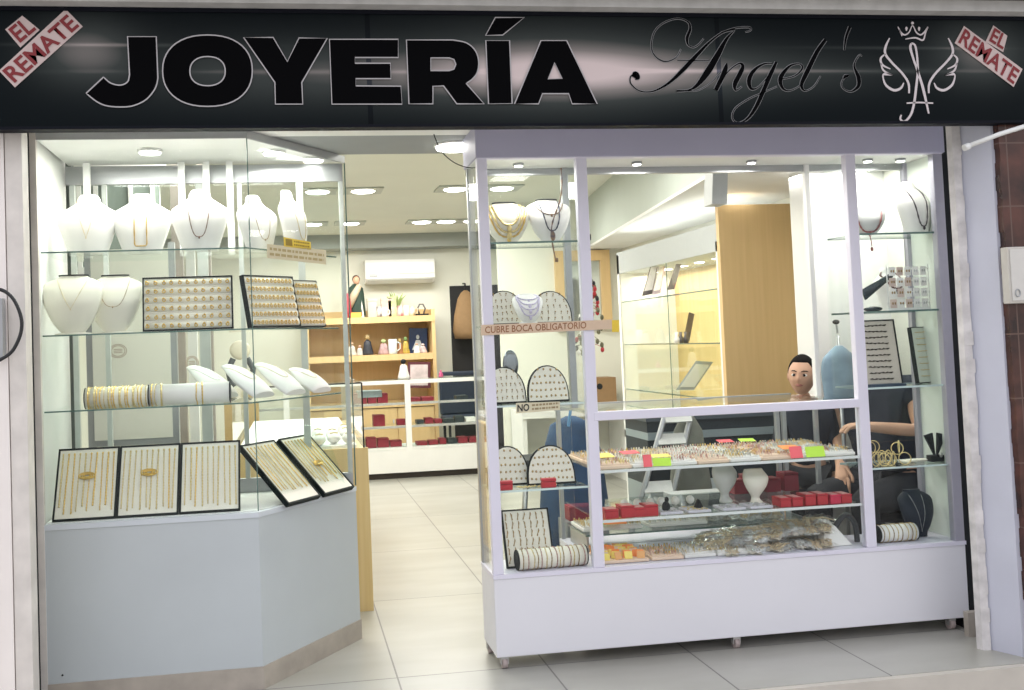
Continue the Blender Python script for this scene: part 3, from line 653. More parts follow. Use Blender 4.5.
# doorway's darkness painted as a flat near-black panel, with brown sack
a = at(450, 286, 11.85); b_ = at(471, 405, 11.85)
struct('door_2', MB().box((a.x, 11.86, 0), (b_.x+.5, 11.9, a.z)), M('doorway_shade', (.02, .02, .022), .8, noise=.1))
sk = empty('hanging_sack', (a.x+.13, 11.7, 1.5), 'brown sack hanging in the dark doorway at the back', 'bag')
q = MB(); q.lathe([(.02, .30), (.06, .27), (.10, .2), (.15, .0), (.17, -.18), (.15, -.27), (.02, -.28)], (a.x+.16, 11.7, 1.62), 16, 1, .5); q.build('sack_body', BROWN, sk)
MB().tube([(a.x+.16, 11.7, 1.9), (a.x+.16, 11.72, 2.0), (a.x+.16, 11.86, 2.01)], .01, 6).build('sack_cord', BLACK, sk)
dt = empty('dark_chair', (a.x+.1, 10.9, 0), 'dark blue chair standing behind the far counter by the doorway', 'chair')
MB().box((1.62, 10.7, .42), (2.1, 11.15, .50)).build('seat', M('dark_blue_fabric', (.018, .028, .05), .8, noise=.2), dt, bevel=.02)
MB().box((1.62, 11.10, .50), (2.1, 11.17, .98)).build('backrest', M('dark_blue_fabric', (.018, .028, .05)), dt, bevel=.02)
for x, y in ((1.66, 10.74), (2.06, 10.74), (1.66, 11.12), (2.06, 11.12)): MB().cyl((x, y, 0), (x, y, .42), .015, 8).build('leg', BLACK, dt)
# ceiling lights
cl = empty('ceiling_light', (.626, 8.27, 2.6), '', 'ceiling light', 'recessed square lights in the shop ceiling')
MB().box((-.16, -.16, -.012), (.16, .16, 0)).build('frame', M('grey_green_frame', (.46, .49, .45), .5, noise=.05), cl, world=False)
MB().lathe([(.001, -.02), (.085, -.02), (.10, -.012)], (0, 0, 0), 20).build('diffuser', GLOW, cl, world=False)
pos = [(.626, 8.27), (.25, 8.27), (1.40, 8.25), (1.80, 8.25), (.64, 10.45), (.25, 10.45), (1.40, 10.45), (1.66, 10.45), (1.95, 10.45), (-.3, 6.4), (1.45, 6.2)]
places = ['left of the doorway view, nearer row', 'nearer row, half hidden by the corner cabinet glass', 'nearer row, beside the rolling case post', 'nearer row, seen through the rolling case', 'far row, at the left by the corner cabinet', 'far row, hidden edge by the corner cabinet', 'far row, left of the close pair', 'far row, right of the close pair', 'far row, beside the rolling case post', 'above the side counter, seen through cabinet glass', 'nearest one, above the rolling case']
for (x, y), s_ in zip(pos, places): place(cl, USED, (x, y, 2.6), 'recessed square ceiling light, '+s_)
p = atz(456, 147, 2.17)
rl = empty('round_lamp', (p.x, 4.3, 2.17), 'flat round bright lamp under the grey lintel over the doorway', 'lamp')
p = at(456, 147, 4.3)
MB().lathe([(.001, -.022), (.085, -.022), (.09, -.012), (.09, 0)], (p.x, 4.3, 2.172), 28).build('lamp_disc', GLOW, rl)
MB().lathe([(.094, -.012), (.098, -.006), (.098, 0)], (p.x, 4.3, 2.1725), 28).build('lamp_rim', WHITE, rl)
cb = MB().tube([Vector(at(x, y, 4.08)) for x, y in catmull([(432,128),(436,140),(442,152),(455,163),(472,168),(488,164),(497,152),(500,140)], 4)], .0022, 5)
tag(cb.build('hanging_cable', BLACK), 'thin dark cable drooping beside the round lamp at the case top corner', 'cable')

# right wall showcase -------------------------------------------------------
ws = empty('wall_showcase', (2.6, 6.75, 0), 'built-in lit glass wall showcase with yellow wood back on the right wall', 'showcase')
WX = 2.6; Y0, Y1 = 5.80, 7.72
MB().box((WX+.03, Y0, 0), (3.1, Y1, .55)).build('lower_cabinet', WOODL, ws)
MB().box((3.06, Y0, .55), (3.1, Y1, 1.86)).build('back_board', WOODL, ws)
MB().box((WX, Y1-.05, 0), (3.1, Y1, 1.95)).build('side_board', WHITE, ws)
MB().box((WX, Y0, 1.80), (3.1, Y1, 1.97)).build('fascia', M('pale_grey_fascia', (.44, .47, .47), .5, noise=.03), ws)
MB().box((WX, Y0, .50), (WX+.03, Y1, .56)).box((WX, Y0, .56), (WX+.03, Y0+.03, 1.86)).build('front_frame', WHITE, ws)
for z in (1.575, 1.238, .885): MB().box((WX+.02, Y0+.01, z-.006), (3.05, Y1-.05, z)).build('glass_shelf', SHELFG, ws); MB().box((WX+.015, Y0+.01, z-.008), (WX+.02, Y1-.05, z+.001)).build('shelf_edge', EDGE, ws)
MB().box((WX+.004, Y0+.03, .56), (WX+.009, Y1-.05, 1.80)).build('sliding_glass', GLASS, ws)
MB().box((WX+.001, 6.66, .56), (WX+.004, 6.668, 1.86)).build('glass_joint', EDGE, ws)
for k in range(6):
    y = 6.0+k*.3; o = MB().cyl((2.82, y, 1.793), (2.82, y, 1.80), .04, 16).build('downlight', WHITE, ws); MB().cyl((2.82, y, 1.789), (2.82, y, 1.793), .033, 16).build('diffuser', GLOW, o)
wp = MB().box((2.588, 5.74, 0), (3.148, 5.78, 2.075)).build('wooden_screen', WOOD); tag(wp, 'tall plain honey coloured wooden panel standing at the end of the wall showcase', 'screen')
vent = MB().slab([at(713, 168, 4.7), at(728, 168, 4.7), at(727, 204, 4.7), at(712, 204, 4.7)], (0, .10, 0))
tag(vent.build('grey_speaker', M('pale_grey_plastic', (.50, .52, .52), .5, noise=.05)), 'pale grey box mounted above the wooden panel corner', 'speaker')
# security camera dot
p = at(594, 237, 8.9); o = empty('dome_camera', (p.x, 8.9, p.z), 'small black dome camera above the wood framed mirror', 'camera')
MB().ell((p.x, 8.9, p.z), .045, .045, .045).build('dome', BLACK, o); MB().cyl((p.x, 8.9, p.z+.02), (p.x, 9.2, p.z+.03), .012, 8).build('mount_arm', WHITE, o)
# wood framed mirror on rear right partition
mr = empty('framed_mirror', (2.45, 9.15, 1.5), 'wood framed mirror on the rear partition left of the wall showcase', 'mirror')
a = at(555, 251, 9.14); b_ = at(613, 329, 9.14)
MB().box((a.x, 9.14, a.z-.10), (b_.x, 9.2, a.z)).box((b_.x-.09, 9.14, b_.z), (b_.x, 9.2, a.z-.1)).box((a.x, 9.14, b_.z), (a.x+.09, 9.2, a.z-.1)).build('wood_frame', WOOD, mr)
MB().box((a.x+.09, 9.17, b_.z), (b_.x-.09, 9.19, a.z-.10)).build('mirror_glass', M('mirror_glass', (.62, .66, .66), .06, .9, noise=.02), mr)
a = at(594, 378, 8.9); b_ = at(617, 404, 8.9)
cbx = empty('cardboard_box', ((a.x+b_.x)/2, 8.9, b_.z), 'brown cardboard box on a ledge below the framed mirror', 'box')
MB().box((a.x, 8.9, b_.z-.02), (b_.x, 9.15, a.z)).build('carton', BROWN, cbx); MB().cyl((a.x+.05, 8.898, a.z-.08), (a.x+.05, 8.9, a.z-.08), .028, 14).build('round_mark', BLACK, cbx)
ld = MB().box((2.0, 8.7, .60), (2.98, 9.19, b_.z-.02)).box((2.0, 8.72, 0), (2.04, 9.18, .60)).box((2.94, 8.72, 0), (2.98, 9.18, .60)); tag(ld.build('white_ledge', WHITE), 'white ledge cabinet under the cardboard box at the rear right', 'cabinet')
# ================================================================== JEWELLERY PROTOTYPES
def loft(prof, h, wd, dp, k=16):
    """closed lofted form: prof = (t, half width factor, depth factor, y shift)"""
    mb = MB(); n = len(prof)
    for (t, wf, df, ys) in prof:
        for j in range(k):
            a = math.tau*j/k; sy = math.sin(a)
            mb.v.append(Vector((math.cos(a)*wf*wd/2, ys+(-sy if sy > 0 else -sy*.25)*df*dp, t*h)))
    for i in range(n-1):
        for j in range(k): mb.f.append((i*k+j, (i+1)*k+j, (i+1)*k+(j+1)%k, i*k+(j+1)%k))
    mb.f.append(tuple(range(k))); mb.f.append(tuple((n-1)*k+j for j in range(k-1, -1, -1)))
    mb.sm = True; return mb
def smoothprof(p): return [tuple(q) for q in catmull(p, 4)]
TALL = smoothprof([(0,.62,.9,0),(.08,.66,1,0),(.35,.86,1,0),(.55,1.0,.95,.005),(.68,.96,.8,.012),(.78,.66,.65,.02),(.86,.42,.6,.03),(.94,.36,.6,.035),(1.0,.26,.4,.035)])
ROUND = smoothprof([(0,.30,.45,0),(.08,.46,.6,0),(.25,.70,.85,0),(.5,.90,.95,.0),(.72,1.0,.75,.01),(.84,.95,.55,.02),(.92,.70,.5,.03),(.96,.50,.5,.035),(1.0,.46,.5,.038)])
SLIM = smoothprof([(0,.5,.7,0),(.05,.52,.7,0),(.15,.34,.5,.01),(.25,.36,.6,.01),(.5,.8,.9,0),(.75,1.0,.9,.0),(.9,.85,.6,.015),(1.0,.70,.35,.02)])
def prof_at(prof, t):
    for i in range(len(prof)-1):
        if prof[i][0] <= t <= prof[i+1][0]:
            u = (t-prof[i][0])/(prof[i+1][0]-prof[i][0]+1e-9); return [prof[i][k]*(1-u)+prof[i+1][k]*u for k in range(4)]
    return prof[-1] if t > .5 else prof[0]
def mtx(loc, rz=0, rx=0): return Matrix.Translation(loc) @ Matrix.Rotation(rz, 4, 'Z') @ Matrix.Rotation(rx, 4, 'X')
def seton(o, M4):
    l, r, s_ = M4.decompose(); o.location = l; o.rotation_mode = 'QUATERNION'; o.rotation_quaternion = r
def bust(loc, h, wd, dp, prof, label, mat=None, rz=0, rx=0, rim=False, group=None, foot=False, neck=None, name='necklace_bust'):
    """neck: list of (kind, spread, drop, top, mat, label, thick)"""
    mat = mat or VELW; M4 = mtx(Vector(loc), rz, rx)
    o = empty(name, loc, label, 'jewellery bust', group); 
    loft(prof, h, wd, dp).build('bust_form', mat, o, world=False)
    t = prof[-1]
    if rim:
        q = MB(); q.tube([(math.cos(a/20*math.tau)*t[1]*wd/2*1.02, t[3]-(math.sin(a/20*math.tau) if math.sin(a/20*math.tau) > 0 else .25*math.sin(a/20*math.tau))*t[2]*dp*1.03, h) for a in range(20)], .0032, 6, closed=True); q.build('neck_rim', BLACK, o, world=False)
    if foot: MB().lathe([(wd*.30, 0), (wd*.30, .006), (wd*.1, .012)], (0, .01, -.001), 18, 1, .7).build('foot', mat, o, world=False)
    seton(o, M4)
    for (kind, sp_, z0, z1, mt, lb, th) in (neck or []):
        pts = []
        N = 22
        for i in range(N+1):
            s_ = -1+2*i/N
            if kind == 'U': x = sp_*math.copysign(abs(s_)**.8, s_); t_ = z0+(z1-z0)*abs(s_)**2.4
            elif kind == 'V': x = sp_*s_; t_ = z0+(z1-z0)*abs(s_)**1.1
            else: x = sp_*math.copysign(min(1, abs(s_)*3.0), s_); t_ = z0+(z1-z0)*max(0, abs(s_)-.33)/.67   # square drop
            pr_ = prof_at(prof, t_); hw = pr_[1]*wd/2; xx = max(-hw*.97, min(hw*.97, x*wd/2))
            y = pr_[3]-math.sqrt(max(0, 1-(xx/hw)**2))*pr_[2]*dp
            pts.append((xx, y-th*.7, t_*h))
        q = MB(); q.tube(pts, th, 6, rs=[th*(1.0 if i % 2 else .6) for i in range(N+1)])
        if kind in 'UV': b0 = pts[N//2]; q.ell((b0[0], b0[1]-.002, b0[2]-th*2.5), th*1.8, th*1.2, th*2.4, 8, 6)
        nk = q.build('necklace', mt, None, world=False); tag(nk, lb, 'necklace'); seton(nk, M4)
    return o
PIN = {}
def pin_mesh(key, fn, mat):
    if key not in PIN:
        o = fn().build('tmp', mat); PIN[key] = o.data; bpy.data.objects.remove(o)
    return PIN[key]
def pins(M4, pts, mesh, name, label, cat, group, jit=.0):
    for p in pts:
        o = bpy.data.objects.new(name, mesh); col.objects.link(o); tag(o, label, cat, group)
        seton(o, M4 @ Matrix.Translation(Vector(p)) @ Matrix.Rotation(random.uniform(-jit, jit), 4, 'Y'))
def ring_fn(): 
    q = MB(); q.tube([(.0058*math.cos(a/10*math.tau), 0, .0058*math.sin(a/10*math.tau)) for a in range(10)], .0022, 5, closed=True); q.ell((0, 0, .0075), .0048, .004, .0036, 7, 5); return q
def earring_fn():
    q = MB(); q.ell((0, 0, .003), .0032, .002, .0032, 7, 5); q.tube([(0, -.0008, .0), (.0012, -.001, -.005), (0, -.001, -.009), (-.0012, -.001, -.005)], .0009, 4, closed=True); return q
def stud_fn(): return MB().ell((0, 0, 0), .0046, .003, .0052, 7, 5)
RINGM = pin_mesh('ring', ring_fn, GOLD); EARM = pin_mesh('ear', earring_fn, M('antique_gold', (.42, .27, .10), .4, .6, noise=.4, scale=200))
EARD = pin_mesh('eard', earring_fn, M('dark_bronze', (.10, .075, .05), .4, .5, noise=.4, scale=200)); STUD = pin_mesh('stud', stud_fn, M('stud_brass', (.50, .36, .16), .35, .6, noise=.4, scale=200))
def half_pad(loc, wd, h, label, rz=0, rx=-.14, n=5, mesh=None, where='', pat='rings', slanted=False):
    o = empty('half_round_pad', loc, label, 'earring display'); M4 = mtx(Vector(loc), rz, rx)
    def outline(k, dz=0): return [(math.cos(a/18*math.pi)*wd/2*k, (math.sin(a/18*math.pi)**.8)*h*(1-(1-k)*.6)*.90+dz) for a in range(19)]
    def ex(out, y0, y1, low):
        q = MB(); pts = [(out[0][0], low)]+out+[(out[-1][0], low)]
        q.slab([(x, y0, z) for x, z in pts], (0, y1-y0, 0)); return q
    ex(outline(1, h*.10), 0, .016, 0).build('black_border', BLKF, o, world=False, bevel=.002)
    ex(outline(.93, h*.10), -.004, .0, h*.05).build('padded_face', VELC, o, world=False)
    seton(o, M4)
    pts = []
    rows = 5
    for r_ in range(rows):
        z = h*(.16+.72*r_/(rows-1)); hw = wd/2*.82*math.sqrt(max(.05, 1-((z/h-.05)/1.0)**2)); c = max(2, int(n*hw/(wd/2)+.5)*2)
        for i in range(c): pts.append((-hw+2*hw*i/(c-1)+random.uniform(-.002, .002), -.0055, z+random.uniform(-.002, .002)))
    pins(M4, pts, mesh or STUD, 'earring', 'tiny brass earring pinned on the half-round pad '+where, 'earring', 'earrings on the half-round pad '+where, .4)
    return o
def tray(loc, wd, h, label, rz, rx, face=None, border=.006, name='display_tray', cat='display tray', ridges=0, th=.016):
    o = empty(name, loc, label, cat); M4 = mtx(Vector(loc), rz, rx)
    q = MB(); 
    q.box((-wd/2, 0, 0), (wd/2, th, h)); q.build('tray_back', BLKF, o, world=False)
    q = MB(); bo = [(-wd/2, -.006, 0), (wd/2, -.006, 0), (wd/2, -.006, h), (-wd/2, -.006, h)]
    q.box((-wd/2, -.006, 0), (wd/2, 0, border)).box((-wd/2, -.006, h-border), (wd/2, 0, h)).box((-wd/2, -.006, border), (-wd/2+border, 0, h-border)).box((wd/2-border, -.006, border), (wd/2, 0, h-border))
    q.build('tray_border', BLKF, o, world=False)
    q = MB(); q.box((-wd/2+border, -.003, border), (wd/2-border, 0, h-border)); q.build('lining', face or VELW, o, world=False)
    if ridges:
        q = MB()
        for r_ in range(ridges):
            z = border+(h-2*border)*(r_+.5)/ridges; q.tube([(-wd/2+border, -.004, z), (wd/2-border, -.004, z)], (h-2*border)/ridges*.42, 8)
        q.v = [Vector((v.x, -.003+(v.y+.004)*.35, v.z)) for v in q.v]
        q.build('ring_slots', face or VELC, o, world=False)
    seton(o, M4); return M4
def roll(loc, ln, r, label, rz=0, mat=None, n=0, bm=None, where='', step=None, start=.06):
    o = empty('bracelet_roll', loc, label, 'bracelet roll'); M4 = mtx(Vector(loc), rz, 0)
    q = MB(); q.cyl((-ln/2, 0, r), (ln/2, 0, r), r, 28); q.build('roll_body', mat or VELW, o, world=False)
    MB().cyl((ln/2, 0, r), (ln/2+.004, 0, r), r*1.02, 28).build('end_cap', BLACK, o, world=False); MB().cyl((-ln/2-.004, 0, r), (-ln/2, 0, r), r*1.02, 28).build('end_cap', BLACK, o, world=False)
    seton(o, M4)
    for i in range(n):
        x = -ln/2+ln*(start+(1-2*start)*(i+random.uniform(-.15, .15))/max(1, n-1)) if step is None else -ln/2+step[i]*ln
        me = bm[i % len(bm)]
        k = bpy.data.objects.new('bracelet', me); col.objects.link(k); tag(k, 'bracelet wrapped round the display roll '+where, 'bracelet', 'bracelets round the roll '+where)
        seton(k, M4 @ Matrix.Translation(Vector((x, 0, r))) @ Matrix.Rotation(random.uniform(-.12, .12), 4, 'Z') @ Matrix.Scale(1, 4))
        k.scale = (1, r/.04, r/.04)
    return M4
def brc_fn(th, wob):
    th *= 1.3
    def f():
        q = MB(); N = 40; q.tube([(wob*math.sin(a*5*math.tau/N), .0418*math.cos(a/N*math.tau), .0418*math.sin(a/N*math.tau)) for a in range(N)], th, 5, closed=True, rs=[th*(1 if a % 2 else .65) for a in range(N)]); return q
    return f
BR = [pin_mesh('b1', brc_fn(.0026, .0), GOLD), pin_mesh('b2', brc_fn(.0018, .0006), GOLDP), pin_mesh('b3', brc_fn(.0036, .0), GOLDP), pin_mesh('b4', brc_fn(.0022, .001), GOLD)]
BRD = [pin_mesh('b5', brc_fn(.0016, .0005), EARM.materials[0]), pin_mesh('b6', brc_fn(.002, 0), M('rose_beads', (.48, .28, .24), .4, noise=.3)), pin_mesh('b7', brc_fn(.0018, .001), GOLDP)]
def chain_fn(ln, th):
    def f():
        N = int(ln/.006); q = MB(); q.tube([(random.uniform(-.0004, .0004), 0, -ln*i/N) for i in range(N+1)], th, 5, rs=[th*(1 if i % 2 else .55) for i in range(N+1)])
        q.ell((0, -.001, 0), .004, .003, .0045, 8, 6); return q
    return f
CH = [pin_mesh('c%d%d' % (i, j), chain_fn(l_c, t_c), mt_c) for i, (l_c, t_c) in enumerate(((.235, .0028), (.215, .0040), (.245, .0034), (.19, .0050))) for j, mt_c in enumerate((GOLD, GOLDP))]
def chains(M4, wd, h, n, where, big=(2,)):
    for i in range(n):
        k = bpy.data.objects.new('gold_chain', CH[random.choice((0, 1, 2, 3, 4, 5, 5, 6 if i in big else 1))]); col.objects.link(k)
        tag(k, 'gold chain hanging straight down on the '+where, 'chain', 'gold chains on the '+where)
        seton(k, M4 @ Matrix.Translation(Vector((-wd/2+.020+(wd-.04)*i/(n-1), -.007, h-.026))) @ Matrix.Rotation(random.uniform(-.02, .02), 4, 'Y'))
def seal_chain(M4, x, z, where):
    q = MB(); 
    for k in (1, .72, .45): q.tube([(x+.030*k*math.cos(a/22*math.tau), -.012, z+.013*k*math.sin(a/22*math.tau)) for a in range(22)], .0028, 5, closed=True)
    o = q.build('coiled_chain', GOLD, None, world=False); tag(o, 'coiled gold bracelet clipped across the chains of the '+where, 'bracelet'); seton(o, M4)

# ================================================================== LEFT CABINET CONTENT
LZ = SHL
def onshelf(px, py, Y, z): p = at(px, py, Y); return (p.x, Y, z)
# top shelf busts: (centre px, width px, height px, Y)
tops = [(88, 58, 60, 4.20, 'white necklace bust with a fine gold chain, leftmost on the top glass shelf', [('V', .42, .28, .95, GOLDP, 'fine pale gold necklace on the leftmost top shelf bust', .0012)]),
 (142, 58, 60, 4.20, 'white necklace bust with a long gold chain and pendant, second on the top glass shelf', [('D', .20, .12, .80, GOLD, 'long gold chain with wide pendant on the second top shelf bust', .0030)]),
 (200, 56, 62, 4.15, 'white necklace bust with a dark bronze chain, third on the top glass shelf', [('U', .42, .22, .9, M('bronze_chain', (.22, .11, .06), .4, .6, noise=.3), 'dark bronze chain on the third top shelf bust', .0018)])]
for px, w_, h_, Y, lb, nk in tops:
    bust(onshelf(px, 230, Y, LZ[0]), h_*Y/1000, w_*Y/1000, .045, TALL, lb, neck=nk, name='necklace_bust')
bust(onshelf(258, 230, 4.22, LZ[0]), .24, .19, .05, TALL, 'white necklace bust behind the glass corner edge on the top shelf', rz=.6, neck=[('U', .45, .2, .9, EARM.materials[0], 'thin chain on the bust behind the glass corner edge', .0014)])
bust(onshelf(293, 230, 4.30, LZ[0]), .27, .19, .05, TALL, 'white necklace bust seen from the side, rightmost on the top shelf', rz=1.0, neck=[('U', .45, .2, .9, GOLDP, 'pale chain on the rightmost top shelf bust', .0016)])
# second shelf
bust(onshelf(73, 330, 4.08, LZ[1]), .235, .235, .04, ROUND, 'round-bottomed cream necklace bust with black neck rim at the far left', mat=VELC, rim=True, foot=True, neck=[('V', .5, .42, .93, GOLDP, 'fine gold necklace on the far left round-bottomed bust', .0010)])
bust(onshelf(115, 330, 4.14, LZ[1]), .235, .225, .04, ROUND, 'round-bottomed cream necklace bust with black neck rim beside the square ring tray', mat=VELC, rim=True, foot=True, neck=[('U', .55, .45, .93, EARM.materials[0], 'thin necklace with small charms on the second round-bottomed bust', .0012)])
p = onshelf(188.5, 328, 4.06, LZ[1]); M4 = tray((p[0], 4.06, LZ[1]+.002), .35, .215, 'wide black-edged ring tray standing on the middle glass shelf', 0, -.12, VELC, ridges=6)
for r_ in range(6): pins(M4, [(-.155+.031*i+random.uniform(-.002, .002), -.010, .018+.0345*r_) for i in range(11)], RINGM, 'ring', 'gold ring held upright in the wide ring tray on the middle shelf', 'ring', 'gold rings in the wide ring tray', .5)
p = at(276, 328, 4.10); M4 = tray((p.x, 4.10, LZ[1]+.002), .27, .215, 'black-edged ring tray right of the glass corner edge on the middle shelf', .75, -.2, VELC, ridges=6)
for r_ in range(6): pins(M4, [(-.115+.0205*i, -.010, .018+.0345*r_) for i in range(12)], RINGM, 'ring', 'gold ring in the angled ring tray right of the glass corner edge', 'ring', 'gold rings in the angled ring tray', .5)
p = at(312, 327, 4.26); M4 = tray((p.x, 4.26, LZ[1]+.002), .17, .205, 'small pale ring tray at the right end of the middle shelf', .8, -.25, VELC, ridges=6, border=.003)
for r_ in range(6): pins(M4, [(-.07+.02*i, -.010, .018+.032*r_) for i in range(8)], RINGM, 'ring', 'gold ring in the small pale tray at the right end of the middle shelf', 'ring', 'gold rings in the small pale tray', .5)
# third shelf
p = at(118, 404, 4.06); roll((p.x, 4.06, LZ[2]), .235, .040, 'white roll with a dark end holding many gold bracelets, left on the lowest glass shelf', 0, VELC, 18, BR, 'at the left of the lowest glass shelf', start=.04)
p = at(190, 404, 4.07); roll((p.x, 4.07, LZ[2]), .31, .041, 'white roll with only a few gold bracelets on the lowest glass shelf', 0, VELW, 5, BR, 'beside the neck forms on the lowest glass shelf', step=[.04, .09, .15, .60, .66])
NECK = smoothprof([(0,.8,.8,0),(.12,.9,1,0),(.4,1.0,1,0),(.7,.85,.8,0),(.88,.6,.6,.005),(1.0,.45,.4,.01)])
for i, (px, py, Y, rz_, lab) in enumerate(((228, 402, 4.20, .9, 'white reclining neck form nearest the bracelet roll'), (264, 398, 4.12, .9, 'white reclining neck form in the middle of the row, with a gold clasp'), (296, 394, 4.22, .9, 'white reclining neck form left of the last one on the lowest shelf'), (322, 391, 4.34, .9, 'small white reclining neck form at the right end of the lowest shelf'))):
    pz = at(px, py, Y)
    bust((pz.x, Y, LZ[2]+.014), .23 if i < 3 else .18, .16, .03, NECK, lab, rz=rz_, rx=-.95, name='reclining_neck_form', neck=[('U', .55, .35, .9, GOLDP if i else SILV, 'fine chain on the '+lab.replace('white ', '').split(',')[0].replace(' on the lowest shelf', ''), .0011)])
# floor trays
for i, (px, nm) in enumerate(((84, 'leftmost chain tray'), (147.5, 'second chain tray from the left'), (210, 'third chain tray, left of the glass corner'))):
    p = at(px, 518, 4.0); wd_ = .232
    M4 = tray((p.x, 4.0+.0*i, .681), wd_, .295, 'black-framed tray of straight gold chains, '+nm.replace('chain tray', 'of the front row').replace(' of the front row from the left', ' in the front row') if i != 2 else 'black-framed tray of gold chains in the front row, next to the glass corner', 0, -.50, VELC, name='chain_tray', border=.007)
    chains(M4, wd_, .295, 10, nm, (2, 5) if i < 2 else (3,))
    if i < 2: seal_chain(M4, .0, .175, nm)
for i, (fr, nm) in enumerate(((.37, 'slanted chain tray right of the glass corner'), (.74, 'slanted chain tray at the doorway end'))):
    x = A1[0]+(A2[0]-A1[0])*fr-nx*.035; y = A1[1]+(A2[1]-A1[1])*fr-ny*.035; wd_ = .225
    M4 = tray((x+ .0, y, .681), wd_, .33, 'black-framed tray of gold chains leaning behind the side glass, '+('nearer the glass corner' if i == 0 else 'nearer the doorway'), math.atan2(dy, dx), -.80, VELC, name='chain_tray', border=.007)
    chains(M4, wd_, .33, 9, nm, (2,)); 
    if i: seal_chain(M4, .0, .16, nm)
gp = at(347, 486, 4.42); o = MB().box((-.001, 0, 0), (.003, .22, .33)).build('leaning_glass_sheet', SHELFG, None, world=False); tag(o, 'sheet of glass leaning beside the last slanted chain tray', 'glass sheet'); o.location = (.215, 4.44, .681); o.rotation_euler = (0, -.50, math.atan2(dy, dx)-.0)
# stickers on the side glass
def sidept(fr, z, off=.002): return Vector((A1[0]+(A2[0]-A1[0])*fr+nx*off, A1[1]+(A2[1]-A1[1])*fr+ny*off, z))
PAPER = M('cream_paper', (.68, .61, .44), .8, noise=.06); YEL = M('yellow_sticker', (.78, .56, .05), .6, noise=.05); INK = M('black_paper_ink', (.03, .028, .025), .7, noise=.02); BINK = M('brown_marker_ink', (.30, .13, .06), .8, noise=.1)
def onside(px, py):
    d = ray(px, py); n3 = Vector((nx, ny, 0)); t_ = (Vector((A1[0], A1[1], 0))-CAM+n3*-.003).dot(n3)/d.dot(n3)
    return CAM+d*t_
def sticker(name, quad, mat, label, on, lines):
    q = MB(); Q = [on(*c_) for c_ in quad]; o = empty(name, Q[0], label, 'label'); n3 = (Q[1]-Q[0]).cross(Q[3]-Q[0]).normalized()
    if n3.y > 0: n3 = -n3
    MB().slab(Q, n3*.0008).build('paper', mat, o)
    return o, Q, n3
def scribble(o, Q, n3, rows, u0, u1, v0, v1, mat, seed):
    rnd = random.Random(seed); q = MB()
    for r_ in range(rows):
        v = v0+(v1-v0)*(r_+.5)/rows; u = u0
        while u < u1:
            wv = rnd.uniform(.03, .09); a = Q[0]+(Q[1]-Q[0])*u+(Q[3]-Q[0])*(v-.25/rows*(v1-v0)); b_ = Q[0]+(Q[1]-Q[0])*min(u+wv, u1)+(Q[3]-Q[0])*(v-.25/rows*(v1-v0)); up_ = (Q[3]-Q[0])*(.5/rows*(v1-v0))
            q.slab([a+n3*.0009, b_+n3*.0009, b_+up_+n3*.0009, a+up_+n3*.0009], n3*.0004); u += wv+.02
    q.build('small_print', mat, o)
o, Q, n3 = sticker('yellow_notice', [(284,246.5),(311,250),(310.5,242),(283.5,237)], YEL, 'yellow camera notice sticker on the side glass above the cream strip', onside, 1)
fadedy = M('faded_yellow', (.74, .66, .30), .7, noise=.05)
a0, a1, b0, b1 = [Q[0]+(Q[1]-Q[0])*u+(Q[3]-Q[0])*v+n3*.001 for u, v in ((.06, .15), (.30, .15), (.06, .85), (.30, .85))]
MB().slab([a0, a1, b1, b0], n3*.0004).build('camera_symbol', M('ochre_ink', (.30, .20, .02), .7), o)
scribble(o, Q, n3, 2, .36, .95, .15, .85, M('ochre_ink', (.30, .20, .02)), 3)
o, Q, n3 = sticker('cream_notice_strip', [(267,258),(326,264.5),(326,250),(267,244)], PAPER, 'cream handwritten paper strip taped on the side glass', onside, 2)
scribble(o, Q, n3, 2, .04, .96, .12, .88, M('faded_ochre_ink', (.45, .36, .18), .8), 5)

# ================================================================== CASE: LEFT COLUMN
CZ = SH_C
YC = 4.03
bust(onshelf(507, 236, 4.06, CZ[0]+.003), .175, .205, .05, ROUND, 'cream necklace bust with thick gold chains, left of the two in the case top', mat=VELC, rim=True,
     neck=[('U', .72, .25, .93, GOLDP, 'thick gold chain, outer one on the cream bust in the case top', .0065), ('U', .56, .42, .93, GOLDP, 'thick gold chain, inner one on the cream bust in the case top', .0060), ('U', .85, .14, .9, GOLD, 'thick gold chain, lowest one on the cream bust in the case top', .0050)])
DKB = M('dark_blue_beads', (.03, .035, .08), .35, noise=.5, scale=120)
bust(onshelf(550, 236, 4.06, CZ[0]+.003), .185, .19, .05, ROUND, 'white necklace bust with dark blue beads in the case top', rim=True,
     neck=[('U', .45, .25, .95, DKB, 'dark blue beaded necklace with long pendant in the case top', .0032), ('U', .65, .62, .9, M('bronze_leaf', (.20, .12, .07), .5, .4, noise=.4), 'short bronze necklace above the dark blue beads', .0026)])
q = MB(); pts = [at(*c_, 3.99) for c_ in catmull([(561,168),(562,185),(560,200),(556,212),(552,225),(552,240),(556,262)], 4)]
q.tube(pts, .003, 6, rs=[.0025+.0018*(i % 3 == 0) for i in range(len(pts))]); q.ell(at(553, 236, 3.99), .011, .006, .020); q.ell(at(557, 260, 3.99), .006, .005, .010)
tag(q.build('hanging_pendant', M('amber_beads', (.30, .17, .07), .4, noise=.6, color2=(.03, .03, .07), scale=60)), 'long dark bead strand with amber pendant hanging in front of the case top shelf', 'pendant')
def halfp(px, py, wpx, hpx, Y, z, label, where, **k): p = at(px, py, Y); return half_pad((p.x, Y, z+.001), wpx*Y/1000, hpx*Y/1000, label, where=where, **k)
halfp(505, 322, 44, 36, 4.06, CZ[1], 'half-round earring pad left of the white bust on the second case shelf', 'left of the white draped bust', mesh=EARM)
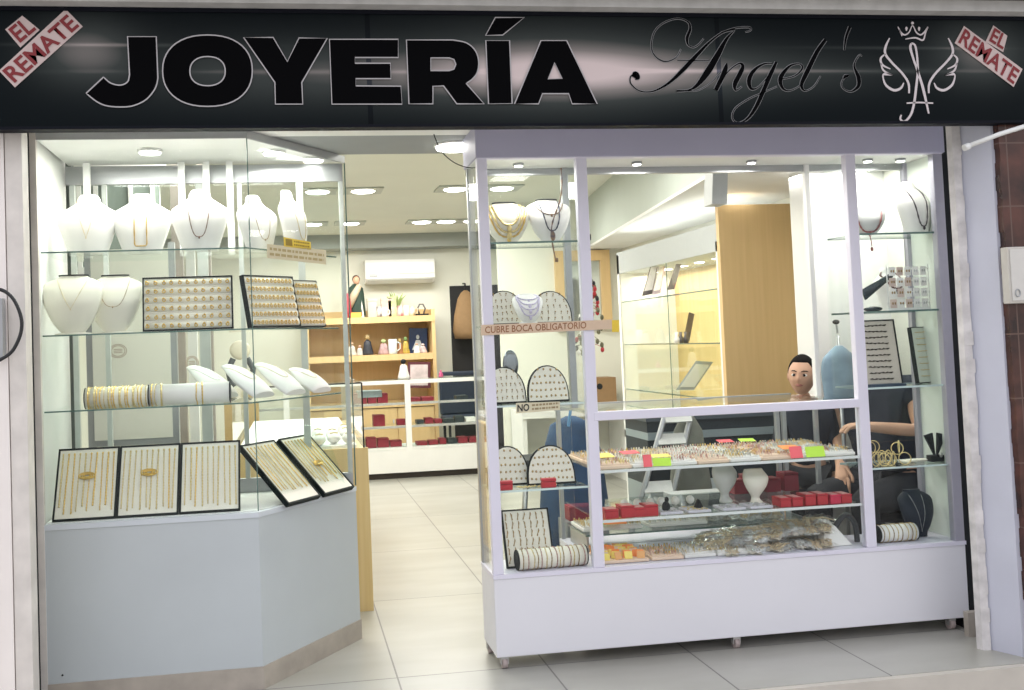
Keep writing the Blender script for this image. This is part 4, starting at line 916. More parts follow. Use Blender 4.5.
halfp(552, 320, 44, 34, 4.07, CZ[1], 'half-round earring pad right of the white bust on the second case shelf', 'right of the white draped bust', mesh=EARM, n=4)
LIL = M('lilac_beads', (.62, .56, .72), .4, noise=.2, scale=100)
bust(onshelf(529, 324, 3.995, CZ[1]+.002), .125, .13, .035, ROUND, 'small white bust draped with rows of lilac beads between two pads', foot=True,
     neck=[('U', .8, z0, .96, LIL, 'lilac bead row, %s one on the small white bust' % nm, .0036) for z0, nm in ((.25, 'lowest'), (.45, 'second lowest'), (.62, 'second highest'), (.78, 'highest'))])
halfp(505, 402, 46, 38, 4.06, CZ[2], 'half-round earring pad at the left behind the NO notice shelf', 'left on the NO notice shelf', mesh=EARM)
halfp(549, 401, 44, 38, 4.04, CZ[2], 'half-round earring pad at the right on the NO notice shelf', 'right on the NO notice shelf')
halfp(509, 485, 44, 40, 4.09, CZ[3], 'half-round earring pad at the left above the red boxes', 'left above the small red boxes')
halfp(552, 482, 51, 40, 4.05, CZ[3], 'large half-round earring pad at the right above the red boxes', 'right above the small red boxes', n=6)
# grey oval thing (mirror) on shelf 3
p = at(512, 400, 4.13); o = empty('tabletop_mirror', (p.x, 4.13, CZ[2]), 'grey oval tabletop mirror behind the left earring pad', 'mirror')
MB().ell((p.x, 4.13, CZ[2]+.16), .034, .012, .062, 20, 12).build('mirror_disc', M('dull_mirror', (.32, .34, .36), .15, .8, noise=.1), o); MB().cyl((p.x, 4.13, CZ[2]), (p.x, 4.13, CZ[2]+.10), .006, 10).build('stem', BLACK, o); MB().lathe([(.04, 0), (.04, .005), (.01, .01)], (p.x, 4.13, CZ[2]), 18, 1, .6).build('foot', BLACK, o)
for i, (px, lb) in enumerate(((505, 'small red ring box on the case shelf, left of the pair'), (548.5, 'small red ring box on the case shelf, right of the pair'))):
    p = at(px, 484, 3.975); o = empty('ring_box', (p.x, 3.975, CZ[3]), lb, 'box')
    MB().box((p.x-.029, 3.962, CZ[3]+.001), (p.x+.029, 3.99, CZ[3]+.024)).build('box_body', RED, o, bevel=.002); MB().box((p.x-.030, 3.961, CZ[3]+.025), (p.x+.030, 3.991, CZ[3]+.038)).build('lid', RED, o, bevel=.003)
p = at(528, 486, 3.99); q = MB(); 
for i in range(50): q.ell((p.x+random.uniform(-.05, .12), 3.985+random.uniform(-.006, .02), CZ[3]+.004+random.uniform(0, .006)), .004, .003, .003, 6, 4)
tag(q.build('loose_charms', GOLDP), 'loose pale charms strewn between the two small red boxes', 'charms', kind='stuff')
# bottom of left column
p = at(533, 568, 4.06); M4 = tray((p.x-.015, 4.03, ZB+.006), .20, .235, 'tall cream board of hanging chain earrings at the case bottom left', .0, -.35, VELC, name='earring_board')
q = []
for r_ in range(6):
    for i in range(7): q.append((-.085+.026*i, -.006, .03+.035*r_))
DROP = pin_mesh('drop', lambda: MB().tube([(0, 0, .016), (.002, -.001, .008), (0, -.001, -.004), (-.001, 0, -.014)], .0022, 5, rs=[.0012, .0028, .0016, .0030]), EARM.materials[0])
pins(M4, q, DROP, 'drop_earring', 'bronze drop earring hooked on the tall cream board at the case bottom', 'earring', 'drop earrings on the tall cream board', .25)
p = at(552, 570, 3.99); roll((p.x, 3.995, ZB+.006), .285, .040, 'white bracelet roll with dark end lying at the case bottom left', .05, VELC, 14, BRD, 'at the case bottom left', start=.06)
# label strips
def onf(Y): return lambda x, y: at(x, y, Y)
o, Q, n3 = sticker('face_mask_notice', [(481,335.5),(612,329),(612,319.5),(481,325)], M('tan_label_tape', (.66, .50, .36), .7, noise=.05), 'tan strip across the case front reading CUBRE BOCA OBLIGATORIO', onf(YF-.006), 1)
du = (Q[1]-Q[0]); dv = (Q[3]-Q[0])
fit_text('lettering', 'CUBRE BOCA OBLIGATORIO', BINK, o, Q[0]+du*.03+dv*.18, Q[0]+du*.80+dv*.18, Q[0]+du*.03+dv*.84, off=.0014, bold=.012)
MB().slab([at(612, 332, YF-.007), at(619, 332, YF-.007), at(619, 320, YF-.007), at(612, 320, YF-.007)], (0, -.0008, 0)).build('yellow_tab', YEL, o)
o, Q, n3 = sticker('do_not_notice', [(516,413.5),(560,410),(560,401.5),(516,403)], PAPER, 'small cream notice starting with NO on the third case shelf edge', onf(3.947), 1)
du = (Q[1]-Q[0]); dv = (Q[3]-Q[0])
fit_text('lettering', 'NO', INK, o, Q[0]+du*.03+dv*.15, Q[0]+du*.30+dv*.15, Q[0]+du*.03+dv*.85, off=.0014, bold=.03)
scribble(o, Q, n3, 2, .36, .97, .12, .85, M('faded_brown_ink2', (.30, .22, .12), .8), 8)

# ================================================================== CASE: RIGHT COLUMN
bust(onshelf(915, 228, 4.05, CZ[0]+.002), .235, .19, .05, TALL, 'white bust with a long dark bead necklace at the right in the case top', rz=.15, neck=[('U', .42, .12, .9, M('dark_mixed_beads', (.07, .05, .06), .4, noise=.5, scale=100), 'long dark bead necklace on the right top bust', .0034)])
bust(onshelf(868, 232, 4.08, CZ[0]+.002), .13, .16, .045, ROUND, 'low grey white bust with a coral bead necklace behind the case post', rz=-.3, mat=M('greyish_velvet', (.55, .55, .54), .7, noise=.05), neck=[('U', .75, .1, .85, M('coral_beads', (.40, .12, .10), .4, noise=.5, color2=(.10, .03, .04), scale=80), 'coral bead necklace with tassel on the low bust', .0045)])
q = MB(); pts = [at(x, y, 3.99) for x, y in catmull([(869,232),(871,240),(872,246)], 3)]; q.tube(pts, .002, 6); q.ell(at(872, 249, 3.99), .006, .005, .010); tag(q.build('coral_tassel', M('coral_beads', (.40, .12, .10))), 'small coral tassel hanging over the top shelf edge in the right column', 'pendant')
bust(onshelf(892, 304, 4.12, CZ[1]+.002), .195, .16, .05, TALL, 'white bust with dark brown beads behind the clear card rack', neck=[('U', .6, .5, .9, M('brown_beads', (.14, .05, .04), .4, noise=.5, scale=90), 'dark brown beads on the bust behind the card rack', .005)])
# clear rack of white cards
o = empty('earring_card_rack', onshelf(915, 304, 4.03, CZ[1]), 'clear rack holding pinkish and white earring cards on the right column shelf', 'rack')
p0 = at(888, 305, 4.03); zz0 = CZ[1]
MB().box((p0.x, 4.028, zz0+.001), (p0.x+.20, 4.05, zz0+.012)).build('rack_foot', M('white_plastic', (.78, .78, .76), .4), o)
for k in range(4): MB().box((p0.x, 4.028, zz0+.03+.05*k), (p0.x+.20, 4.032, zz0+.034+.05*k)).build('rack_bar', M('white_plastic', (.78, .78, .76)), o)
for k in (0, 1): MB().box((p0.x+.196*k, 4.028, zz0+.01), (p0.x+.196*k+.004, 4.032, zz0+.2)).build('rack_side', M('white_plastic', (.78, .78, .76)), o)
PK = M('blush_card', (.66, .52, .46), .7, noise=.1)
for r_ in range(4):
    for c_ in range(5):
        x = p0.x+.008+c_*.037; z = zz0+.012+r_*.047
        k = empty('earring_card', (x, 4.02, z), '%s earring card in the clear rack, row %s, %s' % ('blush' if (r_+c_) % 2 == 0 and c_ < 3 else 'white', ('lowest', 'second lowest', 'second highest', 'top')[r_], ('at the left end', 'left of centre', 'in the centre', 'right of centre', 'at the right end')[c_]), 'earring card')
        MB().box((x, 4.022, z), (x+.030, 4.0245, z+.038)).build('card', PK if (r_+c_) % 2 == 0 and c_ < 3 else VELW, k); MB().ell((x+.010, 4.020, z+.02), .0035, .0025, .006, 7, 5).ell((x+.021, 4.020, z+.02), .0035, .0025, .006, 7, 5).build('earring_pair', EARM.materials[0] if c_ < 3 else SILV, k)
# dark eyeglass strap thing (dark fan) on shelf 2 left
q = MB(); q.slab([at(862, 290, 4.06), at(893, 272, 4.06), at(893, 277, 4.06), at(866, 300, 4.06)], (0, .01, 0)); q.ell((at(874, 302, 4.06).x, 4.07, CZ[1]+.012), .045, .02, .012)
tag(q.build('dark_hair_clip', M('dark_teal_acrylic', (.02, .035, .045), .25, noise=.1)), 'dark teal hair clip lying at the left end of the right column shelf', 'hair clip')
p = at(886, 383, 4.0); M4 = tray((p.x-.005, 4.02, CZ[2]+.002), .195, .29, 'tall cream board of dark chain bracelets in the right case column', 0, -.16, M('beige_linen', (.60, .54, .46), .8, noise=.05), name='bracelet_board')
LNK = pin_mesh('lnk', lambda: MB().tube([(-.055+.0092*i, 0, .0015*math.sin(i*2.2)) for i in range(13)], .0026, 5, rs=[.0034 if i % 2 else .0016 for i in range(13)]), M('oxidised_chain', (.06, .045, .03), .4, .5, noise=.4, scale=100))
pins(M4, [(-.0, -.007, .03+.026*i) for i in range(10)], LNK, 'dark_bracelet', 'dark chain bracelet stretched across the tall cream board', 'bracelet', 'dark bracelets on the tall cream board', .03)
p = at(924, 383, 4.10); M4 = tray((p.x+.02, 4.09, CZ[2]+.002), .13, .25, 'pale card of small gold chains at the right end of the third shelf', .2, -.12, M('pale_green_card', (.66, .70, .62), .6, noise=.05), name='chain_card', border=.003)
pins(M4, [(-.0, -.007, .03+.028*i) for i in range(8)], pin_mesh('lnk2', lambda: MB().tube([(-.045+.0075*i, 0, .001*math.sin(i*2.2)) for i in range(13)], .0018, 5), GOLDP), 'thin_bracelet', 'thin gold bracelet on the pale card at the right end', 'bracelet', 'thin bracelets on the pale card', .03)
MB_ = MB().box((2.41, 3.965, CZ[2]+.001), (2.60, 4.05, CZ[2]+.012)); tag(MB_.build('blue_tray', M('dark_blue_tray', (.015, .04, .08), .5, noise=.1)), 'dark blue tray under the tall cream bracelet board', 'tray')
# watches / gold items on cups
GOLDH = GOLDP
k0 = 0
cup = empty('bangle_stand', (0, 0, 0), '', 'bangle', 'gold bangles standing in a cluster on the fourth shelf')
MB().tube([(.024*math.cos(a/18*math.tau), 0, .026+.026*math.sin(a/18*math.tau)) for a in range(18)], .0022, 6, closed=True).build('bangle_ring', GOLDH, cup, world=False); cup.name = 'gold_bangle'
for i in range(14):
    x = at(872, 466, 4.04).x+.011*i; y = 4.0+.05*(i % 3)+.01*random.random()
    place(cup, USED, (x, y, CZ[3]+.001+(.045 if i % 4 == 1 else 0)), 'thin gold bangle in the cluster on the fourth shelf of the right column', 'gold bangles in the cluster on the fourth shelf', rz=random.uniform(-.9, .9))
o = MB(); p = at(885, 466, 4.03)
for k in range(3): o.box((p.x-.05+.04*k, 4.02, CZ[3]+.001), (p.x-.02+.04*k, 4.05, CZ[3]+.045))
for k in range(3): tag(MB().box((p.x-.055+.045*k, 4.055, CZ[3]+.001), (p.x-.025+.045*k, 4.075, CZ[3]+.048)).build('glass_holder', PLASTIC), 'small clear holder among the gold bangles, '+('left', 'middle', 'right')[k]+' one', 'holder')
def black_stand(loc, sc_, label, shine, spl=1):
    o = empty('black_display_stand', loc, label, 'jewellery stand'); 
    if spl:
        for s_ in (-1, 1): MB().slab([(s_*.004, 0, .02), (s_*.050*sc_, .0, .115*sc_), (s_*.012*sc_, 0, .125*sc_)] if s_ > 0 else [(s_*.004, 0, .02), (s_*.012*sc_, 0, .125*sc_), (s_*.050*sc_, 0, .115*sc_)], (0, .012, 0)).build('flap', BLACK, o, world=False)
        MB().box((-.03*sc_, -.01, 0), (.03*sc_, .03, .028*sc_)).build('stand_base', BLACK, o, world=False, bevel=.002)
        MB().ell((.012, -.014, .03), .008, .004, .011, 8, 6).build('clasp', SILV, o, world=False)
    else:
        loft(ROUND, .20*sc_, .17*sc_, .03).build('bust_form', M('black_navy_velvet', (.012, .018, .032), .7, noise=.2), o, world=False)
    return o
black_stand(onshelf(937, 462, 4.03, CZ[3]+.001), 1.0, 'small black V shaped stand with a silver clasp on the fourth shelf', True)
p = onshelf(919, 542, 4.07, ZB+.006); bust(p, .20, .165, .035, [(t_, max(w_, .5), d_, y_) for t_, w_, d_, y_ in ROUND], 'black velvet necklace bust at the bottom right of the case', mat=M('black_navy_velvet', (.012, .018, .032), .7, noise=.2), neck=[('V', .35, .15, .9, SILV, 'fine silver necklace with round pendant on the black bust', .0011)])
p = at(896, 543, 4.02); roll((p.x-.005, 4.01, ZB+.006), .17, .036, 'striped white bracelet roll at the bottom of the right case column', 0, VELW, 8, [BRD[0], BR[1]], 'at the bottom right of the case', start=.05)
p = at(905, 467, 4.1); tag(MB().box((p.x-.02, 4.06, CZ[3]+.001), (p.x+.10, 4.12, CZ[3]+.006)).box((p.x, 4.05, CZ[3]+.006), (p.x+.09, 4.10, CZ[3]+.010)).build('flat_card_stack', VELC), 'flat pale cards lying behind the black V stand', 'cards')
# ================================================================== CASE: MIDDLE COUNTER
C1z, C2z, C3z = .757, .557, ZB+.006
FOAM = M('white_foam', (.80, .77, .74), .7, noise=.04); PEACH = M('peach_foam', (.80, .60, .46), .7, noise=.06); ORNG = M('orange_foam', (.82, .42, .17), .7, noise=.1)
ringmats = [GOLDP, SILV, GOLD, M('rose_stone', (.70, .38, .33), .3, noise=.4, scale=100), M('pearl', (.78, .72, .66), .3, noise=.1)]
def ring_tray(loc, wd, dp, foam, seed, label, group, dens=1.0):
    rnd = random.Random(seed); o = empty('ring_tray', loc, label, 'ring tray', group)
    q = MB().box((-wd/2, 0, 0), (wd/2, dp, .014)); nr = int(dp/.03)
    q.build('foam_tray', foam, o, world=False, bevel=.003)
    q = MB()
    for r_ in range(nr): q.tube([(-wd/2+.004, .015+r_*.03, .015), (wd/2-.004, .015+r_*.03, .015)], .008, 7)
    q.build('foam_ridges', foam, o, world=False)
    for mt in rnd.sample(ringmats, 3):
        q = MB(); 
        for r_ in range(nr):
            n_ = int(wd/.0115)
            for i in range(n_):
                if rnd.random() < .30*dens*1.2:
                    x = -wd/2+.008+i*(wd-.016)/(n_-1); y = .015+r_*.03; N = 7
                    q.tube([(x, y+.0085*math.cos(a/(N-1)*math.pi), .020+.010*math.sin(a/(N-1)*math.pi)) for a in range(N)], .0013, 4); q.ell((x, y, .0315), .0034, .0034, .0026, 6, 4)
        k = q.build('rings', mt, o, world=False, smooth=False); k['kind'] = 'stuff'
    return o
n = 0
colname = ['first', 'second', 'third', 'fourth', 'fifth', 'sixth', 'seventh', 'eighth']
for r_, (y0, dpt) in enumerate(((3.975, .235), (4.225, .235))):
    for c_ in range(8):
        x = 1.295+c_*.1415
        ring_tray((x, y0, C1z+.001), .136, dpt, [PEACH, FOAM, FOAM, PEACH, FOAM, PEACH, FOAM, FOAM][(c_+r_*3) % 8], n, 'foam tray crowded with rings, %s from the left in the %s row' % (colname[c_], ('front', 'rear')[r_]), 'ring trays on the upper counter shelf'); n += 1
NE = {'orange': M('neon_orange_card', (.95, .30, .08), .7, noise=.06), 'pink': M('neon_pink_card', (.90, .14, .17), .7, noise=.06), 'lime': M('neon_lime_card', (.55, .85, .08), .7, noise=.06), 'yellow': M('neon_yellow_card', (.92, .72, .18), .7, noise=.06)}
def card(px, py, Y, z, w_, h_, c_, label, tilt=-.9):
    p = at(px, py, Y); o = MB().box((-w_/2, 0, 0), (w_/2, .002, h_)).build('price_card', NE[c_], None, world=False); tag(o, label, 'price card'); seton(o, mtx(Vector((p.x, Y, z+.001)), random.uniform(-.2, .2), tilt)); return o
card(604, 452, 4.10, C1z+.035, .10, .07, 'yellow', 'neon yellow price card lying on the ring trays at the far left', -1.42)
card(632, 452, 4.20, C1z+.033, .08, .05, 'pink', 'neon pink price card lying on the rings left of centre, farther back', -1.42)
card(648, 462, 3.963, C1z+.003, .036, .05, 'pink', 'upright neon pink card at the front left of the ring trays', -.2)
card(662, 462, 3.966, C1z+.003, .075, .034, 'lime', 'neon lime price card in front of the ring trays at the left', -.3)
card(662, 452, 4.02, C1z+.033, .08, .05, 'yellow', 'neon yellow card on the rings behind the left lime card', -1.42)
card(797, 452, 3.963, C1z+.003, .055, .05, 'pink', 'neon pink price card in front of the ring trays at the right', -.3)
card(816, 452, 3.966, C1z+.003, .085, .045, 'lime', 'neon lime price card in front of the ring trays at the right', -.3)
card(792, 446, 4.05, C1z+.033, .08, .06, 'orange', 'neon orange price card lying on the rings at the right', -1.42)
card(748, 438, 4.42, C1z+.033, .07, .05, 'lime', 'neon lime price card at the back of the ring trays', -1.42)
card(727, 440, 4.43, C1z+.033, .07, .05, 'pink', 'neon pink price card at the back of the ring trays', -1.42)
# middle shelf (z .557): busts, red boxes
p = at(726, 505, 4.18); bust((p.x, 4.18, C2z+.002), .165, .115, .035, SLIM, 'slim white earring bust with silver spots on the middle counter shelf', mat=M('pearl_white', (.70, .70, .68), .5, noise=.1), name='slim_bust')
p = at(757, 510, 4.08); bust((p.x, 4.08, C2z+.002), .150, .115, .035, SLIM, 'slim cream bust with pin heads across its top on the middle counter shelf', mat=VELC, name='slim_bust')
def redbox(p, w_, d_, h_, label, mat=RED, rz=0, openl=True, top=None, group=None):
    o = empty('jewellery_box', p, label, 'box', group, rz)
    MB().box((-w_/2, 0, 0), (w_/2, d_, h_)).build('box_body', mat, o, world=False, bevel=.002)
    MB().box((-w_/2-.001, -.001, h_+.001), (w_/2+.001, d_+.001, h_+.008)).build('lid', mat, o, world=False, bevel=.002)
    MB().box((-w_/2+.008, .008, h_+.008), (w_/2-.008, d_-.012, h_+.010)).build('inlay', top or M('pink_inlay', (.72, .34, .32), .5, noise=.2, scale=60), o, world=False)
    return o
for i, (px, hh) in enumerate(((612, .030), (628, .040), (640, .030), (652, .038))):
    p = at(px, 516, 3.975); redbox((p.x, 3.972, C2z+.001), .056, .075, hh, 'red jewellery box at the left of the middle counter shelf, %s of four' % colname[i])
for i, px in enumerate((786, 798, 811, 823, 836, 847)):
    p = at(px, 508, 3.975); redbox((p.x, 3.972, C2z+.001), .047, .08, .030+.008*(i in (2, 3)), 'red jewellery box at the right of the middle counter shelf, %s of six' % colname[i], mat=RED if i != 4 else M('crimson_box', (.60, .02, .07), .5, noise=.1))
for i, px in enumerate((740, 752, 772, 790)):
    p = at(px, 490, 4.38); redbox((p.x, 4.36, C2z+.001), .07, .08, .055+.02*(i % 2), 'wine red jewellery box behind the slim busts, %s of four' % colname[i], mat=RUBY, top=RUBY)
for i, px in enumerate((672, 700, 735, 762)):
    p = at(px, 512, 3.98); q = empty('silver_tray', (p.x, 3.98, C2z+.001), 'flat pale tray of small silver pieces on the middle counter shelf, %s of four' % colname[i], 'tray')
    MB().box((-.05, 0, 0), (.05, .11, .010)).build('tray_base', M('lilac_white_tray', (.66, .63, .70), .5, noise=.05), q, world=False, bevel=.002)
    k = MB()
    for j in range(22): k.ell((random.uniform(-.042, .042), random.uniform(.01, .10), .012), .005, .004, .003, 6, 4)
    tag(k.build('silver_pieces', SILV if i != 1 else GOLDP, q, world=False), kind='stuff')
for i, px in enumerate((624, 637, 650, 661, 675, 690)):
    p = at(px, 497, 4.2); tag(MB().ell((p.x, 4.2, C2z+.02), .018, .02, .019, 10, 7).build('white_pearl_ball', VELW), 'white glossy earring pod on the middle counter shelf, %s from the left' % colname[i], 'pod')
p = at(667, 508, 4.02); tag(MB().ell((p.x, 4.03, C2z+.025), .018, .015, .024, 10, 8).ell((p.x+.004, 4.03, C2z+.055), .010, .010, .012, 8, 6).build('small_dark_figurine', BLACK), 'small dark figurine beside the four red boxes', 'figurine')
p = at(701, 507, 4.02); tag(MB().slab([(p.x-.02, 4.03, C2z+.001), (p.x+.02, 4.03, C2z+.001), (p.x, 4.03, C2z+.045)], (0, .03, 0)).build('dark_wedge_stand', BLACK), 'small dark wedge shaped ring stand on the middle counter shelf', 'stand')
# bottom of the counter
o = empty('earring_card_tray', (1.37, 3.98, C3z), 'tray of orange and yellow earring cards at the bottom left of the counter', 'tray')
MB().box((1.225, 3.975, C3z), (1.42, 4.18, C3z+.012)).build('tray_base', PEACH, o, bevel=.003)
cards = MB(); cm = [NE['orange'], PEACH, NE['yellow'], ORNG]
for i in range(40):
    x = 1.245+.045*(i % 4)+random.uniform(-.01, .01); y = 3.985+.019*(i//4); k = MB().box((-.016, 0, 0), (.016, .002, .030)).build('earring_card', cm[random.randrange(4)], None, world=False)
    tag(k, 'small orange or yellow earring card standing in the bottom left tray', 'earring card', 'orange earring cards at the bottom left'); seton(k, mtx(Vector((x, y, C3z+.014)), random.uniform(-.5, .5), -.5+random.uniform(-.2, .2)))
for r_, (y0, dpt) in enumerate(((3.975, .19),)):
    for c_ in range(3): ring_tray((1.50+c_*.142, y0, C3z), .136, dpt, PEACH if c_ == 0 else FOAM, 50+c_, 'pale tray of small earrings on the counter bottom, %s from the orange cards' % colname[c_], 'earring trays on the counter bottom')
ring_tray((1.36, 4.25, .457), .27, .20, FOAM, 77, 'pale tray of earrings on the raised rear ledge at the counter bottom left', None)
ring_tray((1.66, 4.25, .457), .27, .20, FOAM, 78, 'pale tray of earrings on the raised rear ledge beside silver packets', None)
tag(MB().box((1.22, 4.2, .445), (2.30, 4.5, .455)).build('inner_ledge', SHELFG), 'low glass ledge at the back of the counter bottom', 'ledge')
for k_, x in enumerate((1.23, 2.28)): tag(MB().box((x, 4.22, ZB+.005), (x+.01, 4.48, .445)).build('ledge_support', GREYAL), 'thin grey support under the low glass ledge, %s end' % ('left', 'right')[k_], 'support')
card(604, 535, 4.23, .458+.03, .07, .05, 'lime', 'neon lime card on the raised rear ledge at the left'); card(616, 534, 4.22, .458+.03, .10, .05, 'orange', 'neon orange card on the raised rear ledge at the left')
# packets
def packet_mesh(seed, L_=.16, W_=.09):
    rnd = random.Random(seed); q = MB(); nx_, ny_ = 12, 7
    for i in range(nx_+1):
        for j in range(ny_+1):
            u, v = i/nx_*2-1, j/ny_*2-1; hgt = .012*(1-u*u)*(1-v*v)*3
            q.v.append(Vector((u*L_/2+rnd.uniform(-.004, .004), v*W_/2+rnd.uniform(-.004, .004), max(0, hgt+rnd.uniform(-.006, .008)))))
    for i in range(nx_):
        for j in range(ny_): a = i*(ny_+1)+j; q.f.append((a, a+ny_+1, a+ny_+2, a+1))
    n_ = len(q.v); q.v += [Vector((v.x, v.y, -.002)) for v in q.v]; q.f += [tuple(reversed([k+n_ for k in f])) for f in q.f[:]]
    return q
def chainheap(seed, L_=.12, W_=.06):
    rnd = random.Random(seed); q = MB()
    for k in range(9):
        y = rnd.uniform(-W_/2, W_/2); pts = [(L_*(t/10-.5), y+rnd.uniform(-.008, .008), .010+.012*math.sin(t/10*math.pi)+rnd.uniform(-.003, .003)) for t in range(11)]
        q.tube(pts, .0022, 5)
    return q
protos = []
CLOUD = [M('tarnished_gold', (.80, .64, .42), .4, .2, noise=.4, scale=120), M('bright_silver', (.88, .88, .87), .3, .3, noise=.3, scale=120), M('steel_chain', (.60, .59, .57), .35, .2, noise=.4, scale=120)]
for k in range(4):
    o = empty('chain_packet', (0, 0, 0), '', 'packet')
    packet_mesh(k).build('plastic_sleeve', PLASTIC, o, world=False, smooth=False); h_ = chainheap(k).build('chain_bundle', CLOUD[(0, 1, 2, 0)[k]], o, world=False); h_['kind'] = 'stuff'
    packet_mesh(k+9, .11, .06).xform(Matrix.Translation((0, 0, -.002)) @ Matrix.Scale(.6, 4, (0, 0, 1))).build('foil_backing', M('crumpled_foil' if k % 2 else 'silver_foil', (.92, .84, .72) if k % 2 else (.95, .95, .94), .45, .0, noise=.55, scale=40), o, world=False, smooth=False)
    protos.append(o)
rnd = random.Random(3); i = 0; hues = ['golden', 'silver', 'dark steel', 'brownish gold']
side = ['at the left of the packet heap', 'left of the middle of the heap', 'in the middle of the heap', 'right of the middle of the heap', 'at the right end of the heap']
for lay in range(3):
    for c_ in range(10):
        for r_ in range(2 if lay < 2 else 1):
            x = 1.72+c_*.055+rnd.uniform(-.012, .012)+lay*.02; y = 4.02+r_*.11+rnd.uniform(-.015, .015)+lay*.05; z = C3z+.003+lay*.020+(.004*c_ if lay else 0)
            k = (i*7+c_) % 4
            place(protos[k], USED, (x, y, z), '%s chain packet %s, %s layer, %s side' % (hues[k], side[c_//2], ('bottom', 'middle', 'top')[lay], ('front', 'rear')[r_]), 'chain packets heaped on the counter bottom', rz=rnd.uniform(-1.2, 1.2)+.5, rx=rnd.uniform(-.15, .35)); i += 1
for c_ in range(7):
    k = (c_*3+1) % 4
    o = place(protos[k], USED, (1.66+c_*.075, 4.34+rnd.uniform(-.03, .03), .460), '%s chain packet on the rear glass ledge, %s from the left' % (hues[k], colname[c_]), 'chain packets on the rear ledge', rz=rnd.uniform(-.6, .6), rx=.15)
bangle = MB().tube([(0, .033*math.cos(a/26*math.tau), .033+.033*math.sin(a/26*math.tau)) for a in range(26)], .0035, 6, closed=True).build('silver_bangle', CLOUD[1], None, world=False); tag(bangle, '', 'bangle')
for c_ in range(12):
    place(bangle, USED, (1.93+c_*.018, 4.30+.02*(c_ % 3), .458+(.0 if c_ % 2 else .012)), 'silver bangle standing in the row on the rear glass ledge', 'silver bangles standing on the rear ledge', rz=random.uniform(.2, .9))
p = at(846, 540, 4.06); tag(MB().tube([at(x, y, 4.06) for x, y in catmull([(828,556),(834,530),(845,515),(855,525),(858,553)], 5)], .012, 8).build('grey_cable_coil', M('dark_grey_rubber', (.05, .055, .06), .5, noise=.2)), 'dark grey thick loop at the right end of the counter bottom', 'cable')
tag(MB().slab([(2.20, 4.0, C3z), (2.33, 4.0, C3z), (2.28, 4.04, C3z+.075), (2.23, 4.04, C3z+.06)], (0, .05, .01)).build('white_pouch', VELW), 'small white pouch beside the dark loop at the counter bottom', 'pouch')

# ================================================================== BEHIND THE CASE
DKT = M('dark_teal_panel', (.010, .022, .030), .6, noise=.2, scale=5); TEAL = M('grey_teal_panel', (.26, .32, .34), .4, noise=.1, scale=5)
bc = empty('work_counter', (2.4, 5.15, 0), 'dark teal striped work counter standing behind the rolling case', 'counter')
MB().box((1.86, 5.15, 0), (2.595, 5.5, .50)).build('lower_body', TEAL, bc); MB().box((1.86, 5.15, .50), (2.595, 5.5, .74)).build('dark_band', DKT, bc); MB().box((1.86, 5.14, .74), (2.595, 5.5, .78)).build('grey_band', TEAL, bc)
MB().box((1.86, 5.15, .78), (2.595, 5.5, .84)).build('dark_top_band', DKT, bc); MB().box((1.85, 5.13, .84), (2.6, 5.5, .87)).build('top_board', M('slate_top', (.07, .09, .11), .4, noise=.1), bc)
MB().box((1.86, 5.145, .28), (2.25, 5.15, .52)).build('white_drawer', M('pale_blue_drawer', (.60, .66, .67), .5, noise=.05), bc)
# step ladder
la = empty('step_ladder', (1.62, 4.85, 0), 'grey aluminium step ladder leaning behind the counter glass', 'ladder')
def lp(x, y, Y=5.0): return at(x, y, Y)
for s_, (t0, b0) in (('l', ((668, 405), (600, 640))), ('r', ((693, 405), (640, 640)))):
    a = lp(*t0, 4.95); b_ = lp(*b0, 4.72); d_ = (b_-a); e_ = a+d_*((.0-a.z)/d_.z)
    MB().tube([a, e_], .014, 6).build('rail', GREYAL, la)
for k, (xa, ya, xb) in enumerate(((664, 418, 690), (657, 440, 684), (650, 464, 677), (643, 488, 671), (636, 512, 666))):
    a = lp(xa, ya, 4.93-.02*k); b_ = lp(xb, ya, 4.93-.02*k); MB().slab([(a.x, a.y-.03, a.z-.02), (b_.x, a.y-.03, a.z-.02), (b_.x+.01, a.y+.02, a.z+.028), (a.x+.01, a.y+.02, a.z+.028)], (0, .012, -.006)).build('step', M('ribbed_step', (.55, .56, .55), .4, .3, noise=.1), la)
bb = empty('blue_bag', (1.45, 4.95, 0), 'dark blue fabric bag standing behind the counter at the left', 'bag')
MB().lathe([(.16, .0), (.19, .1), (.20, .45), (.17, .72), (.12, .86), (.03, .90)], (1.40, 5.0, .002), 20, .9, .6).build('bag_body', M('navy_blue_fabric', (.02, .07, .16), .8, noise=.5, scale=8), bb)
MB().tube([(1.36, 4.9, .86), (1.37, 4.88, .95), (1.44, 4.88, .97), (1.49, 4.9, .86)], .008, 6).build('bag_strap', M('light_blue_strap', (.12, .30, .55), .7), bb)
ck = empty('black_stool', (1.27, 5.2, 0), 'black stool with thin metal legs behind the counter at the left', 'stool')
MB().cyl((1.27, 5.2, .62), (1.27, 5.2, .68), .15, 20).build('seat', BLACK, ck)
for k in range(4): a = k*math.pi/2+.6; MB().cyl((1.27+.09*math.cos(a), 5.2+.09*math.sin(a), .62), (1.27+.17*math.cos(a), 5.2+.17*math.sin(a), 0), .011, 8).build('leg', GREYAL, ck)
gc = empty('draped_cloth', (1.78, 5.0, 0), 'greenish grey cloth cover draped over a stand right of the ladder', 'cloth')
MB().lathe([(.20, 0), (.185, .2), (.15, .5), (.10, .8), (.03, .89)], (2.02, 4.98, .002), 18, .75, .5).build('cloth', M('khaki_grey_cloth', (.17, .18, .15), .9, noise=.35, scale=9, bump=.4), gc)
grey = empty('grey_machine', (2.1, 4.8, 0), 'low grey machine with dark edge behind the ring trays', 'machine')
